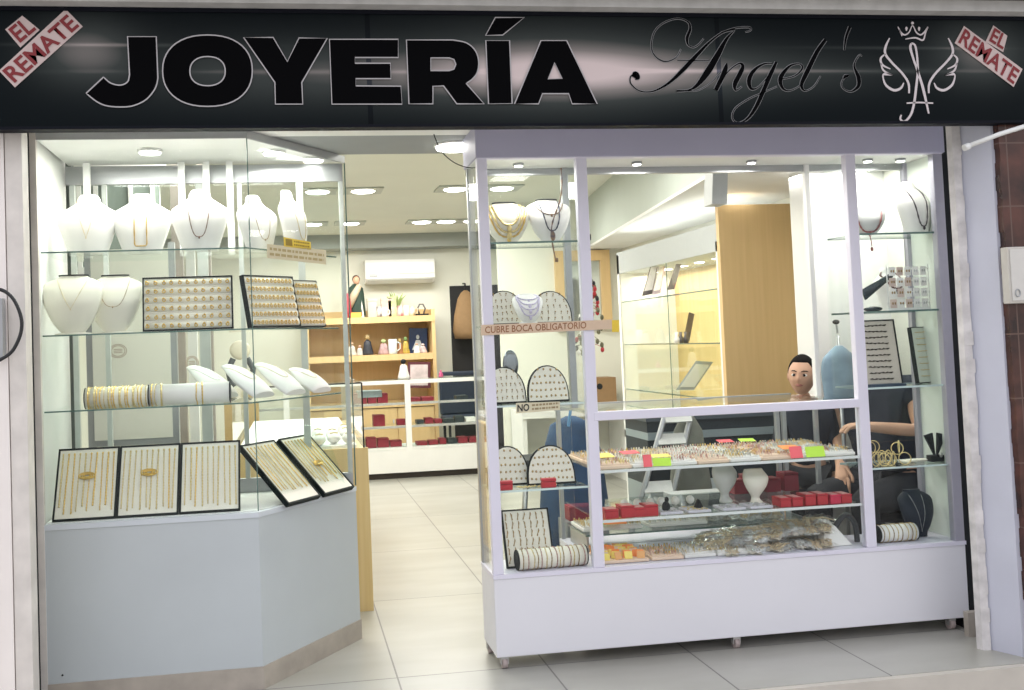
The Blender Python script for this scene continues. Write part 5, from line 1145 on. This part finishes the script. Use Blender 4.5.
MB().box((1.78, 4.62, .30), (2.06, 4.74, .50)).build('machine_body', M('machine_grey', (.22, .24, .25), .5, noise=.2, scale=10), grey, bevel=.01); MB().box((1.78, 4.61, .50), (2.06, 4.74, .53)).build('machine_top', M('machine_light', (.50, .52, .52), .4, noise=.1), grey); 
for k, x in enumerate((1.80, 2.02)): MB().box((x, 4.63, 0), (x+.02, 4.73, .30)).build('leg', BLACK, grey)
rbx = redbox((1.34, 4.66, .43), .12, .10, .06, 'wine red box on a stand behind the counter at the far left', mat=RUBY, top=RUBY); st = MB().box((1.26, 4.64, 0), (1.42, 4.80, .43)); tag(st.build('grey_box_stand', M('machine_grey', (.22, .24, .25))), 'grey stand under the wine red box at the far left', 'stand')
# hanging bead rack seen beside the second post
hr = empty('keychain_rack', (1.36, 4.9, 1.35), 'narrow dark rack hung with red and white beaded keychains, behind the case post', 'rack')
cx_ = at(590, 300, 4.9); MB().cyl((cx_.x, 4.9, 0), (cx_.x, 4.9, 1.62), .010, 10).build('pole', BLACK, hr); MB().lathe([(.12, 0), (.12, .012), (.02, .02)], (cx_.x, 4.9, 0), 20).build('foot', BLACK, hr)
bm_ = [M('red_bead', (.50, .03, .04), .4, noise=.2), M('black_bead', (.02, .02, .025), .3), M('white_bead', (.75, .72, .68), .4), M('olive_bead', (.16, .15, .08), .4)]
for k in range(60):
    a = random.uniform(0, math.tau); z = 1.22+.36*(k/60); r_ = .025+.075*(1-(k/60))*random.uniform(.4, 1); x, y = cx_.x+r_*math.cos(a), 4.9+r_*math.sin(a)
    q = MB(); q.ell((x, y, z), .010, .010, .014, 8, 6); q.tube([(cx_.x, 4.9, z+.03), ((cx_.x+x)/2, (4.9+y)/2, z+.025), (x, y, z+.012)], .0015, 4); q.build('beaded_keychain', bm_[random.randrange(4)], hr)
# showcase contents
def frame_item(name, quad, Y, lab, cat, mat, inner=None, th=.02):
    Q = [at(x, y, Y) for x, y in quad]; c_ = sum(Q, Vector())/4; o = empty(name, (c_.x, Y, min(v.z for v in Q)), lab, cat)
    MB().slab(Q, (.012, th, 0)).build('frame', mat, o)
    if inner:
        C_ = sum(Q, Vector())/4; I = [C_+(v-C_)*.80+Vector((0, -.003, 0)) for v in Q]; MB().slab(I, (0, .003, 0)).build('inlay', inner, o)
    return o
GP = M('dark_grey_pewter', (.14, .13, .13), .4, .4, noise=.2)
frame_item('tilted_display', [(642,296),(652,294),(661,250),(655,250)], 7.0, 'white and grey tilted display frame on the wall showcase top shelf', 'frame', GP, VELW)
frame_item('tilted_display', [(652,295),(660,293),(666,256),(661,256)], 6.95, 'thin white tilted frame just right of the grey one in the showcase', 'frame', M('mauve_grey', (.40, .34, .40), .5), VELW)
frame_item('tilted_display', [(667,290),(674,289),(681,264),(676,264)], 6.6, 'small tilted frame on the wall showcase top shelf at the right', 'frame', GP)
frame_item('tilted_display', [(683,341),(689,341),(694,314),(689,312)], 6.4, 'narrow dark tilted stand on the showcase middle shelf', 'stand', GP)
for k, px in enumerate((677, 681, 686)): p = at(px, 342, 6.35); tag(MB().lathe([(.016, 0), (.020, .03), (.008, .05), (.012, .075)], (p.x, 6.35, 1.239), 10).build('small_ornament', GP if k else VELW), ('pale', 'grey', 'grey')[k]+' small ornament on the showcase middle shelf, '+('left', 'middle', 'right')[k]+' of three', 'ornament')
frame_item('glass_tray', [(676,390),(694,390),(713,362),(696,361)], 6.2, 'clear glass tray with grey rim leaning on the lowest showcase shelf', 'tray', M('grey_glass_rim', (.36, .42, .42), .25), M('greenish_glass', (.66, .72, .66), .2), .03)
for k in range(5): p = at(694+2*k, 404-k, 6.0)

# ------------------------------------------------------------------ far counter goods: red and black boxes
rr_ = random.Random(11); rows = {.301: 'lowest', .511: 'middle', .736: 'top'}
DGB = M('dark_green_box', (.02, .03, .035), .5)
for z, nm in rows.items():
    x = .58
    i = 0
    while x < 1.85:
        w_ = rr_.uniform(.07, .13); 
        if not (1.05 < x+w_/2 < 1.16) and rr_.random() < .93:
            m_ = RUBY if (x < 1.45 and rr_.random() < .8) or (z < .4 and x > 1.6) else (DGB if rr_.random() < .8 else VELW); h_ = rr_.uniform(.025, .05)+(.05 if x < .85 else 0)
            cn = 'wine red' if m_ == RUBY else ('dark' if m_ == DGB else 'white')
            redbox((x+w_/2, 9.86, z+.001), w_-.006, .16, h_, '%s flat box on the %s shelf of the back counter, %s from left' % (cn, nm, ['first', 'second', 'third', 'fourth', 'fifth', 'sixth', 'seventh', 'eighth', 'ninth', 'tenth', 'eleventh', 'twelfth', 'thirteenth', 'fourteenth', 'fifteenth', 'sixteenth', 'seventeenth', 'eighteenth'][i]), mat=m_, top=m_, group='flat boxes on the back counter'); i += 1
        x += w_+.008
p = at(363, 392, 9.9); tag(MB().box((.62, 9.85, .737+.06), (.86, 10.1, .86)).build('grey_flat_case', M('blue_grey_case', (.25, .30, .32), .5)), 'blue grey flat case on the top shelf of the back counter', 'case')
# on the counter: white figurine with black hair, framed certificate behind
def fig(name, px, base, h, Y, cols, lab, cat, wd=.05):
    p = at(px, 0 if base is None else 300, Y); o = empty(name, (p.x, Y, base), lab, cat); z = base
    MB().lathe([(wd*.8, 0), (wd*.85, h*.08), (wd*.6, h*.4), (wd*.5, h*.62), (wd*.2, h*.72)], (p.x, Y, z), 14, 1, .7).build('body', cols[0], o)
    MB().ell((p.x, Y, z+h*.84), wd*.38, wd*.38, h*.13, 12, 8).build('head', cols[1], o)
    return o
fig('white_figurine', 401, .966, .20, 9.95, (VELW, BLACK), 'white clothed figurine with black head on the back counter', 'figurine', .07)
frame_item('framed_print', [(408,388),(430,388),(430,362),(408,362)], 11.30, 'dark wood framed pink and white print on the shelf unit behind the counter', 'picture', M('dark_wine_wood', (.10, .02, .03), .4), M('pinkish_print', (.72, .60, .60), .6, noise=.4, scale=9), .02)
fig('pink_flower_pot', 438, .966, .07, 9.95, (M('magenta_pink', (.65, .10, .25), .5), M('magenta_pink', (.65, .10, .25))), 'tiny magenta pot on the back counter', 'pot', .03)
# shelf unit goods. top surface z 1.63, middle 1.20
TOPZ = 1.631
st = empty('saint_statue', (at(356, 300, 11.5).x, 11.5, TOPZ), 'robed saint statue in cream and dark green on top of the shelf unit', 'statue')
sx0 = at(356, 300, 11.5).x
DG = M('dark_green_robe', (.02, .05, .035), .6, noise=.4, scale=12); CR = M('cream_robe', (.52, .42, .30), .6, noise=.2, scale=12)
MB().lathe([(.10, 0), (.11, .04), (.10, .15), (.095, .27), (.085, .34), (.03, .39)], (sx0, 11.5, TOPZ), 16, 1, .7).build('robe', DG, st)
MB().tube([(sx0-.07, 11.43, TOPZ+.12), (sx0-.03, 11.42, TOPZ+.25), (sx0+.04, 11.43, TOPZ+.37)], .035, 8, rs=[.02, .045, .03]).build('cream_sash', CR, st)
MB().ell((sx0+.01, 11.5, TOPZ+.43), .040, .042, .052, 14, 10).build('head', SKIN, st); MB().ell((sx0+.01, 11.515, TOPZ+.445), .046, .042, .050, 12, 8).build('hair', M('brown_hair', (.07, .035, .02), .6), st)
MB().slab([(sx0+.05, 11.44, TOPZ), (sx0+.085, 11.44, TOPZ), (sx0+.06, 11.44, TOPZ+.2)], (0, .02, 0)).build('white_fold', VELW, st)
tag(MB().lathe([(.035, 0), (.04, .1), (.036, .2), (.02, .26), (.02, .28)], (sx0-.10, 11.42, TOPZ), 12).build('red_candle_jar', M('red_candle', (.42, .04, .06), .3)), 'red candle jar at the feet of the saint statue', 'candle')
tag(MB().box((sx0-.07, 11.40, TOPZ), (sx0+.05, 11.46, TOPZ+.06)).build('orange_offering_box', M('orange_card', (.75, .40, .08), .6)), 'small orange box before the saint statue', 'box')
items = [(372, .19, .055, (.62, .60, .56), 'box', 'white printed box', 'tall'), (379, .12, .05, (.05, .05, .07), 'mug', 'dark mug', 'mug'), (386, .19, .06, (.62, .42, .38), 'box', 'pinkish gift box', 'tall'), (384, .10, .05, (.55, .52, .60), 'mug', 'pale lilac mug', 'mug2'), (392, .21, .05, (.34, .46, .16), 'box', 'green and cream gift box', 'tall'), (400, .12, .05, (.36, .08, .10), 'mug', 'dark red mug', 'mug'), (406, .12, .055, (.70, .66, .48), 'mug', 'cream mug', 'mug'), (412, .11, .05, (.40, .28, .12), 'mug', 'brown mug', 'mug')]
def mug(px, Y, z, h, r, c_, lab):
    p = at(px, 300, Y); o = empty('mug', (p.x, Y, z), lab, 'mug'); m_ = M('mug_%d' % int(c_[0]*1000+c_[1]*100), c_, .35, noise=.5, scale=18, color2=(.7, .65, .6))
    MB().lathe([(r*.9, 0), (r, .01), (r, h)], (p.x, Y, z), 16).build('cup', m_, o); MB().tube([(p.x+r, Y-.01, z+h*.8), (p.x+r*1.7, Y-.01, z+h*.7), (p.x+r*1.7, Y-.01, z+h*.35), (p.x+r, Y-.01, z+h*.2)], .007, 6).build('cup_handle', m_, o)
for px, h_, w_, c_, cat_, lb, kd in items:
    if kd == 'tall':
        p = at(px, 300, 11.6); o = empty('gift_box', (p.x, 11.6, TOPZ), lb+' standing in the back of the shelf unit top', 'box'); m_ = M('gift_%d' % px, c_, .6, noise=.6, scale=14, color2=(.70, .62, .50))
        MB().box((p.x-w_, 11.58, TOPZ), (p.x+w_, 11.66, TOPZ+h_)).build('box_body', m_, o, bevel=.004); MB().box((p.x-w_-.003, 11.575, TOPZ+h_), (p.x+w_+.003, 11.665, TOPZ+h_+.03)).build('lid', m_, o)
    else: mug(px, 11.42, TOPZ, h_, w_*.7, c_, lb+' at the front of the shelf unit top')
hs = empty('horseshoe_ornament', (at(421, 300, 11.45).x, 11.45, TOPZ), 'dark horseshoe ornament standing at the right end of the shelf unit top', 'ornament'); hx = hs.location.x
MB().tube([(hx-.025, 11.45, TOPZ+.02), (hx-.045, 11.45, TOPZ+.08), (hx-.02, 11.45, TOPZ+.13), (hx+.02, 11.45, TOPZ+.13), (hx+.045, 11.45, TOPZ+.08), (hx+.025, 11.45, TOPZ+.02)], .010, 8).build('horseshoe', GP, hs); MB().box((hx-.08, 11.42, TOPZ), (hx+.08, 11.5, TOPZ+.02)).build('stand_base', BLACK, hs)
pa = empty('green_plant', (at(398, 300, 11.7).x, 11.7, TOPZ), 'small light green artificial plant behind the mugs', 'plant'); px_ = pa.location.x
MB().lathe([(.04, 0), (.05, .09)], (px_, 11.72, TOPZ), 14).build('pot', VELW, pa); q = MB()
for k in range(16): a = random.uniform(0, math.tau); q.tube([(px_, 11.72, TOPZ+.09), (px_+.04*math.cos(a), 11.72+.03*math.sin(a), TOPZ+.2), (px_+.10*math.cos(a), 11.72+.06*math.sin(a), TOPZ+.24+.06*random.random())], .008, 5, rs=[.004, .012, .002])
q.build('leaves', M('light_green_leaf', (.42, .55, .20), .6, noise=.3), pa)
MZ = 1.201
for px, h_, w_, c0, c1_, lb in ((350, .16, .07, (.72, .66, .58), (.50, .34, .22), 'cream kneeling figurine'), (358, .12, .05, (.70, .68, .64), (.60, .40, .30), 'small white figurine'), (366, .24, .08, (.03, .035, .05), (.45, .33, .16), 'black and gold figurine'), (382, .18, .08, (.55, .36, .36), (.45, .56, .26), 'pink and green figurine'), (398, .18, .055, (.45, .20, .08), (.52, .38, .14), 'brown and orange figurine'), (404, .20, .055, (.58, .42, .08), (.20, .34, .12), 'yellow and green figurine'), (421, .11, .06, (.72, .58, .58), (.62, .5, .5), 'pale pink shell ornament')):
    fig('figurine', px, MZ, h_, 11.45, (M('fig_a%d' % px, c0, .5, noise=.5, scale=25), M('fig_b%d' % px, c1_, .5, noise=.3, scale=25)), lb+' on the middle board of the shelf unit', 'figurine', w_)
mug(391, 11.42, MZ, .17, .05, (.55, .68, .75), 'pale blue tall cup on the middle board of the shelf unit')
pc_ = frame_item('saint_picture', [(409,354),(427,354),(427,328),(409,328)], 11.6, 'dark blue picture with a pale praying figure on the middle shelf board', 'picture', M('dark_blue_print', (.012, .04, .14), .4, noise=.3), None, .02)
cpt = at(418, 345, 11.59); MB().slab([at(412, 350, 11.592), at(424, 350, 11.592), at(420, 340, 11.592), at(416, 340, 11.592)], (0, .002, 0)).build('pale_robe_print', M('pale_blue_ink', (.62, .70, .78), .6), pc_); MB().ell((cpt.x, 11.593, at(418, 337, 11.59).z), .020, .003, .026, 10, 8).build('pale_head_print', M('pale_blue_ink', (.62, .70, .78)), pc_)
fig('flower_vase', 415, MZ, .12, 11.40, (VELW, M('mixed_flowers', (.30, .34, .18), .7, noise=.6, scale=40, color2=(.6, .3, .3))), 'small white vase with mixed flowers in front of the dark blue picture', 'vase', .045)

# inner side counter goods seen through the corner cabinet
for k in range(7):
    z = .812; x = .27-.075*(k % 3); y = 5.1+.28*(k//3)+.05*(k % 2)
    o = empty('white_display_cushion', (x, y, z), 'white display cushion in the side counter, %s from the doorway end' % colname[k], 'cushion', 'display cushions in the side counter')
    MB().ell((x, y, z+.03), .035, .06, .03, 12, 8).build('cushion_body', VELW, o); MB().tube([(x-.02, y-.03, z+.055), (x, y-.035, z+.06), (x+.02, y-.03, z+.055)], .003, 5).build('chain', GOLDP, o)
ck_ = empty('pedestal_clock', (at(240, 350, 7.4).x, 6.8, at(240, 350, 7.4).z), 'oval clock with cream dial on a dark stand behind the corner cabinet', 'clock'); c = ck_.location
MB().ell((c.x, 7.4, c.z), .075, .03, .07, 20, 12).build('dial', M('cream_dial', (.70, .66, .54), .5, noise=.1), ck_); MB().tube([(c.x-.05, 7.4, c.z-.06), (c.x-.09, 7.4, c.z-.14), (c.x-.07, 7.4, c.z-.24), (c.x, 7.4, c.z-.28), (c.x+.07, 7.4, c.z-.24), (c.x+.09, 7.4, c.z-.14), (c.x+.05, 7.4, c.z-.06)], .022, 8).build('dark_frame', M('dark_slate', (.05, .06, .065), .5), ck_)
MB().box((c.x-.12, 7.32, 0), (c.x+.12, 7.48, c.z-.27)).build('pedestal', M('yellow_wood_pedestal', (.50, .36, .16), .5, noise=.1), ck_)
# ================================================================== PEOPLE
def skin_mesh(name, verts, edges, radii, mat, parent, root=0, sub=2):
    me = bpy.data.meshes.new(name); me.from_pydata([tuple(v) for v in verts], edges, []); o = bpy.data.objects.new('tmp', me); col.objects.link(o)
    o.modifiers.new('s', 'SKIN'); sv = me.skin_vertices[0].data if me.skin_vertices else None
    if sv is None:
        bm = bmesh.new(); bm.from_mesh(me); bm.verts.layers.skin.verify(); bm.to_mesh(me); bm.free(); sv = me.skin_vertices[0].data
    for i, r_ in enumerate(radii): sv[i].radius = r_ if hasattr(r_, '__len__') else (r_, r_); sv[i].use_root = (i == root)
    m_ = o.modifiers.new('u', 'SUBSURF'); m_.levels = sub; m_.render_levels = sub
    bpy.context.view_layer.update(); me2 = bpy.data.meshes.new_from_object(o.evaluated_get(bpy.context.evaluated_depsgraph_get())); bpy.data.objects.remove(o)
    off = wloc(parent)
    for v in me2.vertices: v.co = v.co-off
    me2.materials.clear(); me2.materials.append(mat)
    for p_ in me2.polygons: p_.use_smooth = True
    r_ = bpy.data.objects.new(name, me2); col.objects.link(r_); r_.parent = parent; return r_
def head(parent, c, s, rz, skin, hair, tilt=0.0, hairline=.42, long_=False):
    M4 = Matrix.Translation(c) @ Matrix.Rotation(rz, 4, 'Z') @ Matrix.Rotation(tilt, 4, 'Y'); off = wloc(parent)
    def W(v): return M4 @ (Vector(v)*s)
    def surf(u, v):    # u azimuth (0 = front), v elevation
        cv = max(0.0, math.cos(v)); cv = cv**.70 if v < 0 else cv
        x, y, z = math.sin(u)*cv, -math.cos(u)*cv, math.sin(v)
        X, Y, Z = x*.074, y*.092, z*.112
        if z < 0: k = 1-.30*(-z)**1.5; X *= k; Y = Y*(1-.12*(-z)) if y > 0 else Y*(1-.10*(-z)**3)
        f = max(0, -y)
        g = lambda cx, cz, wx, wz: math.exp(-((X-cx)/wx)**2-((Z-cz)/wz)**2)*f
        Y -= .017*g(0, -.020, .010, .016)+.009*g(0, .002, .007, .022)      # nose
        Y += .008*g(.029, .004, .015, .010)+.008*g(-.029, .004, .015, .010)   # eye sockets
        Y -= .004*g(.028, .024, .020, .008)+.004*g(-.028, .024, .020, .008)   # brows
        Y -= .005*g(0, -.052, .018, .007)+.006*g(0, -.085, .020, .014)       # lips, chin
        Y -= .004*g(.036, -.030, .018, .020)+.004*g(-.036, -.030, .018, .020) # cheeks
        return (X, Y, Z)
    q = MB(); NU, NV = 48, 36
    for j in range(NV+1):
        v = -math.pi/2+math.pi*(j+.001)/(NV+.002)
        for i in range(NU): q.v.append(W(surf(math.tau*i/NU, v)))
    for j in range(NV):
        for i in range(NU): q.f.append((j*NU+i, j*NU+(i+1)%NU, (j+1)*NU+(i+1)%NU, (j+1)*NU+i))
    for s_ in (-1, 1):   # ears
        n0 = len(q.v); q.ell((0, 0, 0), .010, .018, .028, 12, 8)
        for i in range(n0, len(q.v)): q.v[i] = W(q.v[i]+Vector((s_*.074, .008, -.008)))
    q.sm = True; hd = q.build('head', skin, parent)
    # hair cap
    h = MB(); 
    for j in range(NV+1):
        for i in range(NU):
            u = math.tau*i/NU; du_ = min(u, math.tau-u)     # 0 front
            lo = (hairline*1.45 if du_ < .8 else (hairline*1.45-(du_-.8)*1.0 if du_ < 1.5 else -.25-.2*min(1, (du_-1.5))))
            v = lo+(math.pi/2-.001-lo)*j/NV; p_ = surf(u, v); k = 1.0+.075*min(1, j/3)
            h.v.append(W((p_[0]*k, p_[1]*k+.002, p_[2]*k)))
    for j in range(NV):
        for i in range(NU): h.f.append((j*NU+i, j*NU+(i+1)%NU, (j+1)*NU+(i+1)%NU, (j+1)*NU+i))
    h.sm = True; h.build('hair', hair, parent)
    if long_: MB().ell((0, 0, 0), .080, .045, .10, 16, 12).xform(M4 @ Matrix.Translation((0, .062*s, -.045*s))).build('hair_back', hair, parent)
    EW = M('eye_white', (.70, .66, .62), .3); EB = M('dark_brown_iris', (.02, .011, .008), .15); LIP = M('lip', (.42, .16, .13), .45); BROW = hair
    for s_ in (-1, 1):
        e_ = MB().ell((0, 0, 0), .0145, .0080, .0085, 14, 10); e_.xform(M4 @ Matrix.Scale(s, 4) @ Matrix.Translation((s_*.029, -.0795, .003))); eo = e_.build('eye', EW, parent)
        i_ = MB().ell((0, 0, 0), .0076, .003, .0078, 12, 8); i_.xform(M4 @ Matrix.Scale(s, 4) @ Matrix.Translation((s_*.028, -.0860, .003))); i_.build('iris', EB, eo)
        b_ = MB().tube([W((s_*x, y, z)) for x, y, z in ((.012, -.0900, .022), (.025, -.0865, .027), (.040, -.0755, .026), (.048, -.066, .021))], .0028*s, 6, rs=[.002*s, .0034*s, .003*s, .0012*s]); b_.build('eyebrow', BROW, parent)
        l_ = MB().tube([W((s_*x, y, z)) for x, y, z in ((.015, -.0835, .006), (.028, -.0855, .0105), (.041, -.0770, .006))], .0014*s, 5); l_.build('eyelid', BROW, parent)
    MB().tube([W(v) for v in ((-.022, -.0805, -.054), (-.010, -.0905, -.0505), (0, -.0915, -.0515), (.010, -.0905, -.0505), (.022, -.0805, -.054))], .003*s, 7, rs=[.0012*s, .0030*s, .0028*s, .0030*s, .0012*s]).build('upper_lip', LIP, parent)
    MB().tube([W(v) for v in ((-.020, -.0805, -.055), (-.008, -.0900, -.0575), (.008, -.0900, -.0575), (.020, -.0805, -.055))], .003*s, 7, rs=[.0012*s, .0036*s, .0036*s, .0012*s]).build('lower_lip', LIP, parent)
    return M4
def body(parent, sc, base, rz, J, skin, shirt, pants, shoe, short_sleeve=True):
    """J: joint name -> local position (metres at scale 1, facing -Y)"""
    T = Matrix.Translation(base) @ Matrix.Rotation(rz, 4, 'Z') @ Matrix.Scale(sc, 4)
    P = {k: T @ Vector(v) for k, v in J.items()}
    V, E_, Rr, idx = [], [], [], {}
    def add(k, pos, r_, prev=None):
        idx[k] = len(V); V.append(pos); Rr.append(r_ if hasattr(r_, '__len__') else r_*1.0); 
        if prev is not None: E_.append((idx[prev], idx[k]))
    S_ = sc
    add('pelvis', P['pelvis'], (.125*S_, .10*S_)); add('waist', P['waist'], (.115*S_, .085*S_), 'pelvis'); add('chest', P['chest'], (.135*S_, .10*S_), 'waist')
    add('neckb', P['neck'], .052*S_, 'chest'); add('headb', P['head'], .045*S_, 'neckb')
    for s_ in 'lr':
        add('sh'+s_, P['shoulder_'+s_], .055*S_, 'chest'); add('el'+s_, P['elbow_'+s_], .038*S_, 'sh'+s_); add('wr'+s_, P['wrist_'+s_], .026*S_, 'el'+s_)
        d_ = (P['wrist_'+s_]-P['elbow_'+s_]).normalized(); pm = P['wrist_'+s_]+d_*.055*S_; add('pm'+s_, pm, (.036*S_, .018*S_), 'wr'+s_)
        up_ = Vector((0, 0, 1)); sd = d_.cross(up_).normalized(); dn = sd.cross(d_).normalized()
        if dn.z > 0: dn = -dn
        for f_, (o_, ln) in enumerate(((-.030, .062), (-.010, .072), (.010, .068), (.029, .054))):
            b0 = pm+d_*.030*S_+sd*o_*S_; add('f%d0%s' % (f_, s_), b0, .0095*S_, 'pm'+s_); b1 = b0+(d_*ln*.5+dn*.012)*S_; add('f%d1%s' % (f_, s_), b1, .0088*S_, 'f%d0%s' % (f_, s_)); add('f%d2%s' % (f_, s_), b1+(d_*ln*.35+dn*.030)*S_, .0075*S_, 'f%d1%s' % (f_, s_))
        tb = P['wrist_'+s_]+(d_*.022+sd*(-.030 if s_ == 'l' else .030))*S_; add('t0'+s_, tb, .012*S_, 'wr'+s_); add('t1'+s_, tb+(d_*.035+sd*(-.018 if s_ == 'l' else .018)+dn*.01)*S_, .010*S_, 't0'+s_); add('t2'+s_, tb+(d_*.060+sd*(-.018 if s_ == 'l' else .018)+dn*.02)*S_, .008*S_, 't1'+s_)
        add('hp'+s_, P['hip_'+s_], .085*S_, 'pelvis'); add('kn'+s_, P['knee_'+s_], .056*S_, 'hp'+s_); add('an'+s_, P['ankle_'+s_], .038*S_, 'kn'+s_); 
        ft = P['ankle_'+s_]+(P['toe_'+s_]-P['ankle_'+s_]); add('to'+s_, ft, (.040*S_, .025*S_), 'an'+s_)
    skin_mesh('body', V, E_, Rr, skin, parent)
    g = .012*S_
    sv = [P['pelvis'], P['waist'], P['chest'], P['chest'].lerp(P['neck'], .92)]; se = [(0, 1), (1, 2), (2, 3)]; sr = [(.155*S_, .13*S_), (.15*S_, .12*S_), (.185*S_, .15*S_), (.085*S_, .08*S_)]
    for s_ in 'lr':
        n0 = len(sv); sv.append(P['shoulder_'+s_]); sr.append(.092*S_); se.append((2, n0)); e1 = P['shoulder_'+s_].lerp(P['elbow_'+s_], .42 if short_sleeve else 1); sv.append(e1); sr.append((.066 if short_sleeve else .062)*S_); se.append((n0, n0+1))
        if not short_sleeve: sv.append(P['elbow_'+s_].lerp(P['wrist_'+s_], .92)); sr.append(.042*S_); se.append((n0+1, n0+2))
    skin_mesh('shirt', sv, se, sr, shirt, parent)
    pv = [P['pelvis']]; pe = []; pr2 = [(.14*S_, .115*S_)]
    for s_ in 'lr':
        n0 = len(pv); pv += [P['hip_'+s_], P['knee_'+s_], P['knee_'+s_].lerp(P['ankle_'+s_], .93)]; pr2 += [.098*S_, .070*S_, .052*S_]; pe += [(0, n0), (n0, n0+1), (n0+1, n0+2)]
    skin_mesh('trousers', pv, pe, pr2, pants, parent)
    for s_ in 'lr': skin_mesh('shoe', [P['ankle_'+s_]-Vector((0, 0, .02*S_)), P['toe_'+s_]], [(0, 1)], [(.045*S_, .04*S_), (.046*S_, .032*S_)], shoe, parent)
STAND = dict(pelvis=(0, 0, .93), waist=(0, 0, 1.08), chest=(0, 0, 1.28), neck=(0, .01, 1.46), head=(0, 0, 1.56), shoulder_l=(-.175, 0, 1.38), shoulder_r=(.175, 0, 1.38), elbow_l=(-.215, .02, 1.10), elbow_r=(.215, .02, 1.10), wrist_l=(-.20, -.08, .88), wrist_r=(.20, -.08, .88),
  hip_l=(-.09, 0, .88), hip_r=(.09, 0, .88), knee_l=(-.10, -.01, .48), knee_r=(.10, -.01, .48), ankle_l=(-.10, .02, .075), ankle_r=(.10, .02, .075), toe_l=(-.11, -.13, .035), toe_r=(.11, -.13, .035))
BOYSKIN = M('child_skin', (.60, .36, .25), .5, noise=.06, scale=12, spec=.3)
hc = at(802, 375, 4.80)
bp_ = Vector((hc.x+.03, 4.84, 0)); kid = empty('person', bp_, 'short haired child peeking from behind the case beside the wooden screen', 'person')
hs_ = .89; neckz = hc.z-.105
k_ = neckz/1.53
body(kid, k_, bp_, -.40, STAND, BOYSKIN, M('navy_school_shirt', (.014, .02, .035), .8, noise=.2), M('dark_trousers', (.02, .022, .028), .8), BLACK, short_sleeve=False)
cl_ = M('pale_collar', (.74, .70, .66), .7)
MB().tube([Vector((bp_.x+.070*math.cos(a/16*math.tau), bp_.y+.060*math.sin(a/16*math.tau), neckz-.030+.012*math.sin(a/16*math.tau))) for a in range(16)], .020, 8, closed=True).build('collar', cl_, kid)
head(kid, hc, hs_, -.68, BOYSKIN, HAIR, tilt=.06, hairline=.48)
# seated adult on the right, behind the tall bracelet board
ab = Vector((2.885, 4.60, 0)); ad = empty('person', ab, 'seated person in a dark navy t-shirt behind the right column of the case', 'person')
SIT = dict(pelvis=(0, .0, .52), waist=(0, -.01, .68), chest=(0, -.03, .88), neck=(0, -.04, 1.06), head=(0, -.06, 1.15), shoulder_l=(-.18, -.02, .99), shoulder_r=(.18, -.02, .99), elbow_l=(-.24, -.02, .76), elbow_r=(.23, -.08, .80), wrist_l=(-.12, -.20, .61), wrist_r=(.10, -.28, .83),
  hip_l=(-.10, -.04, .50), hip_r=(.10, -.04, .50), knee_l=(-.13, -.42, .50), knee_r=(.12, -.42, .50), ankle_l=(-.13, -.27, .085), ankle_r=(.12, -.27, .085), toe_l=(-.13, -.40, .035), toe_r=(.12, -.40, .035))
body(ad, 1.0, ab, -1.1, SIT, SKIN, M('navy_tshirt', (.012, .018, .035), .85, noise=.2), M('black_jeans', (.012, .014, .02), .8), BLACK)
hm = ab + Matrix.Rotation(-1.1, 3, 'Z') @ Vector((0, -.07, 1.215)); head(ad, hm, .95, -1.1, SKIN, HAIR, hairline=.5, long_=True)
stl = empty('round_stool', (ab.x, ab.y, 0), 'black round stool under the seated person in navy', 'stool')
MB().cyl((ab.x, ab.y, .36), (ab.x, ab.y, .40), .16, 24).build('seat', BLACK, stl)
for k in range(4): a = k*math.pi/2+.7; MB().cyl((ab.x+.10*math.cos(a), ab.y+.10*math.sin(a), .36), (ab.x+.16*math.cos(a), ab.y+.16*math.sin(a), 0), .011, 8).build('leg', GREYAL, stl)
# pale blue jacket hanging on a chrome rack behind the case
jk = empty('hanging_jacket', at(836, 345, 4.62), 'pale blue jacket hanging behind the case between the child and the seated person', 'jacket'); jc = at(836, 372, 4.62)
JB = M('pale_blue_denim', (.25, .36, .46), .85, noise=.3, scale=14)
loft(smoothprof([(0,.8,1,0),(.2,.85,1.1,0),(.5,.9,1,0),(.75,.8,.9,0),(.9,.45,.7,0),(1,.16,.4,0)]), .26, .22, .05).xform(Matrix.Translation((jc.x+.02, 4.62, jc.z-.13))).build('jacket_body', JB, jk)
MB().tube([(jc.x+.02, 4.62, 0), (jc.x+.02, 4.62, jc.z+.18)], .009, 8).build('rack_pole', GREYAL, jk); MB().ell((at(836, 322, 4.62).x, 4.62, at(836, 322, 4.62).z), .018, .015, .012, 10, 8).build('hook_knob', BLACK, jk)
MB().tube([(at(836, 322, 4.62).x, 4.62, at(836, 322, 4.62).z), (jc.x+.02, 4.62, jc.z+.19)], .005, 6).build('hook_arm', GREYAL, jk); MB().lathe([(.12, 0), (.12, .012), (.02, .02)], (jc.x+.02, 4.62, 0), 18).build('rack_foot', GREYAL, jk)
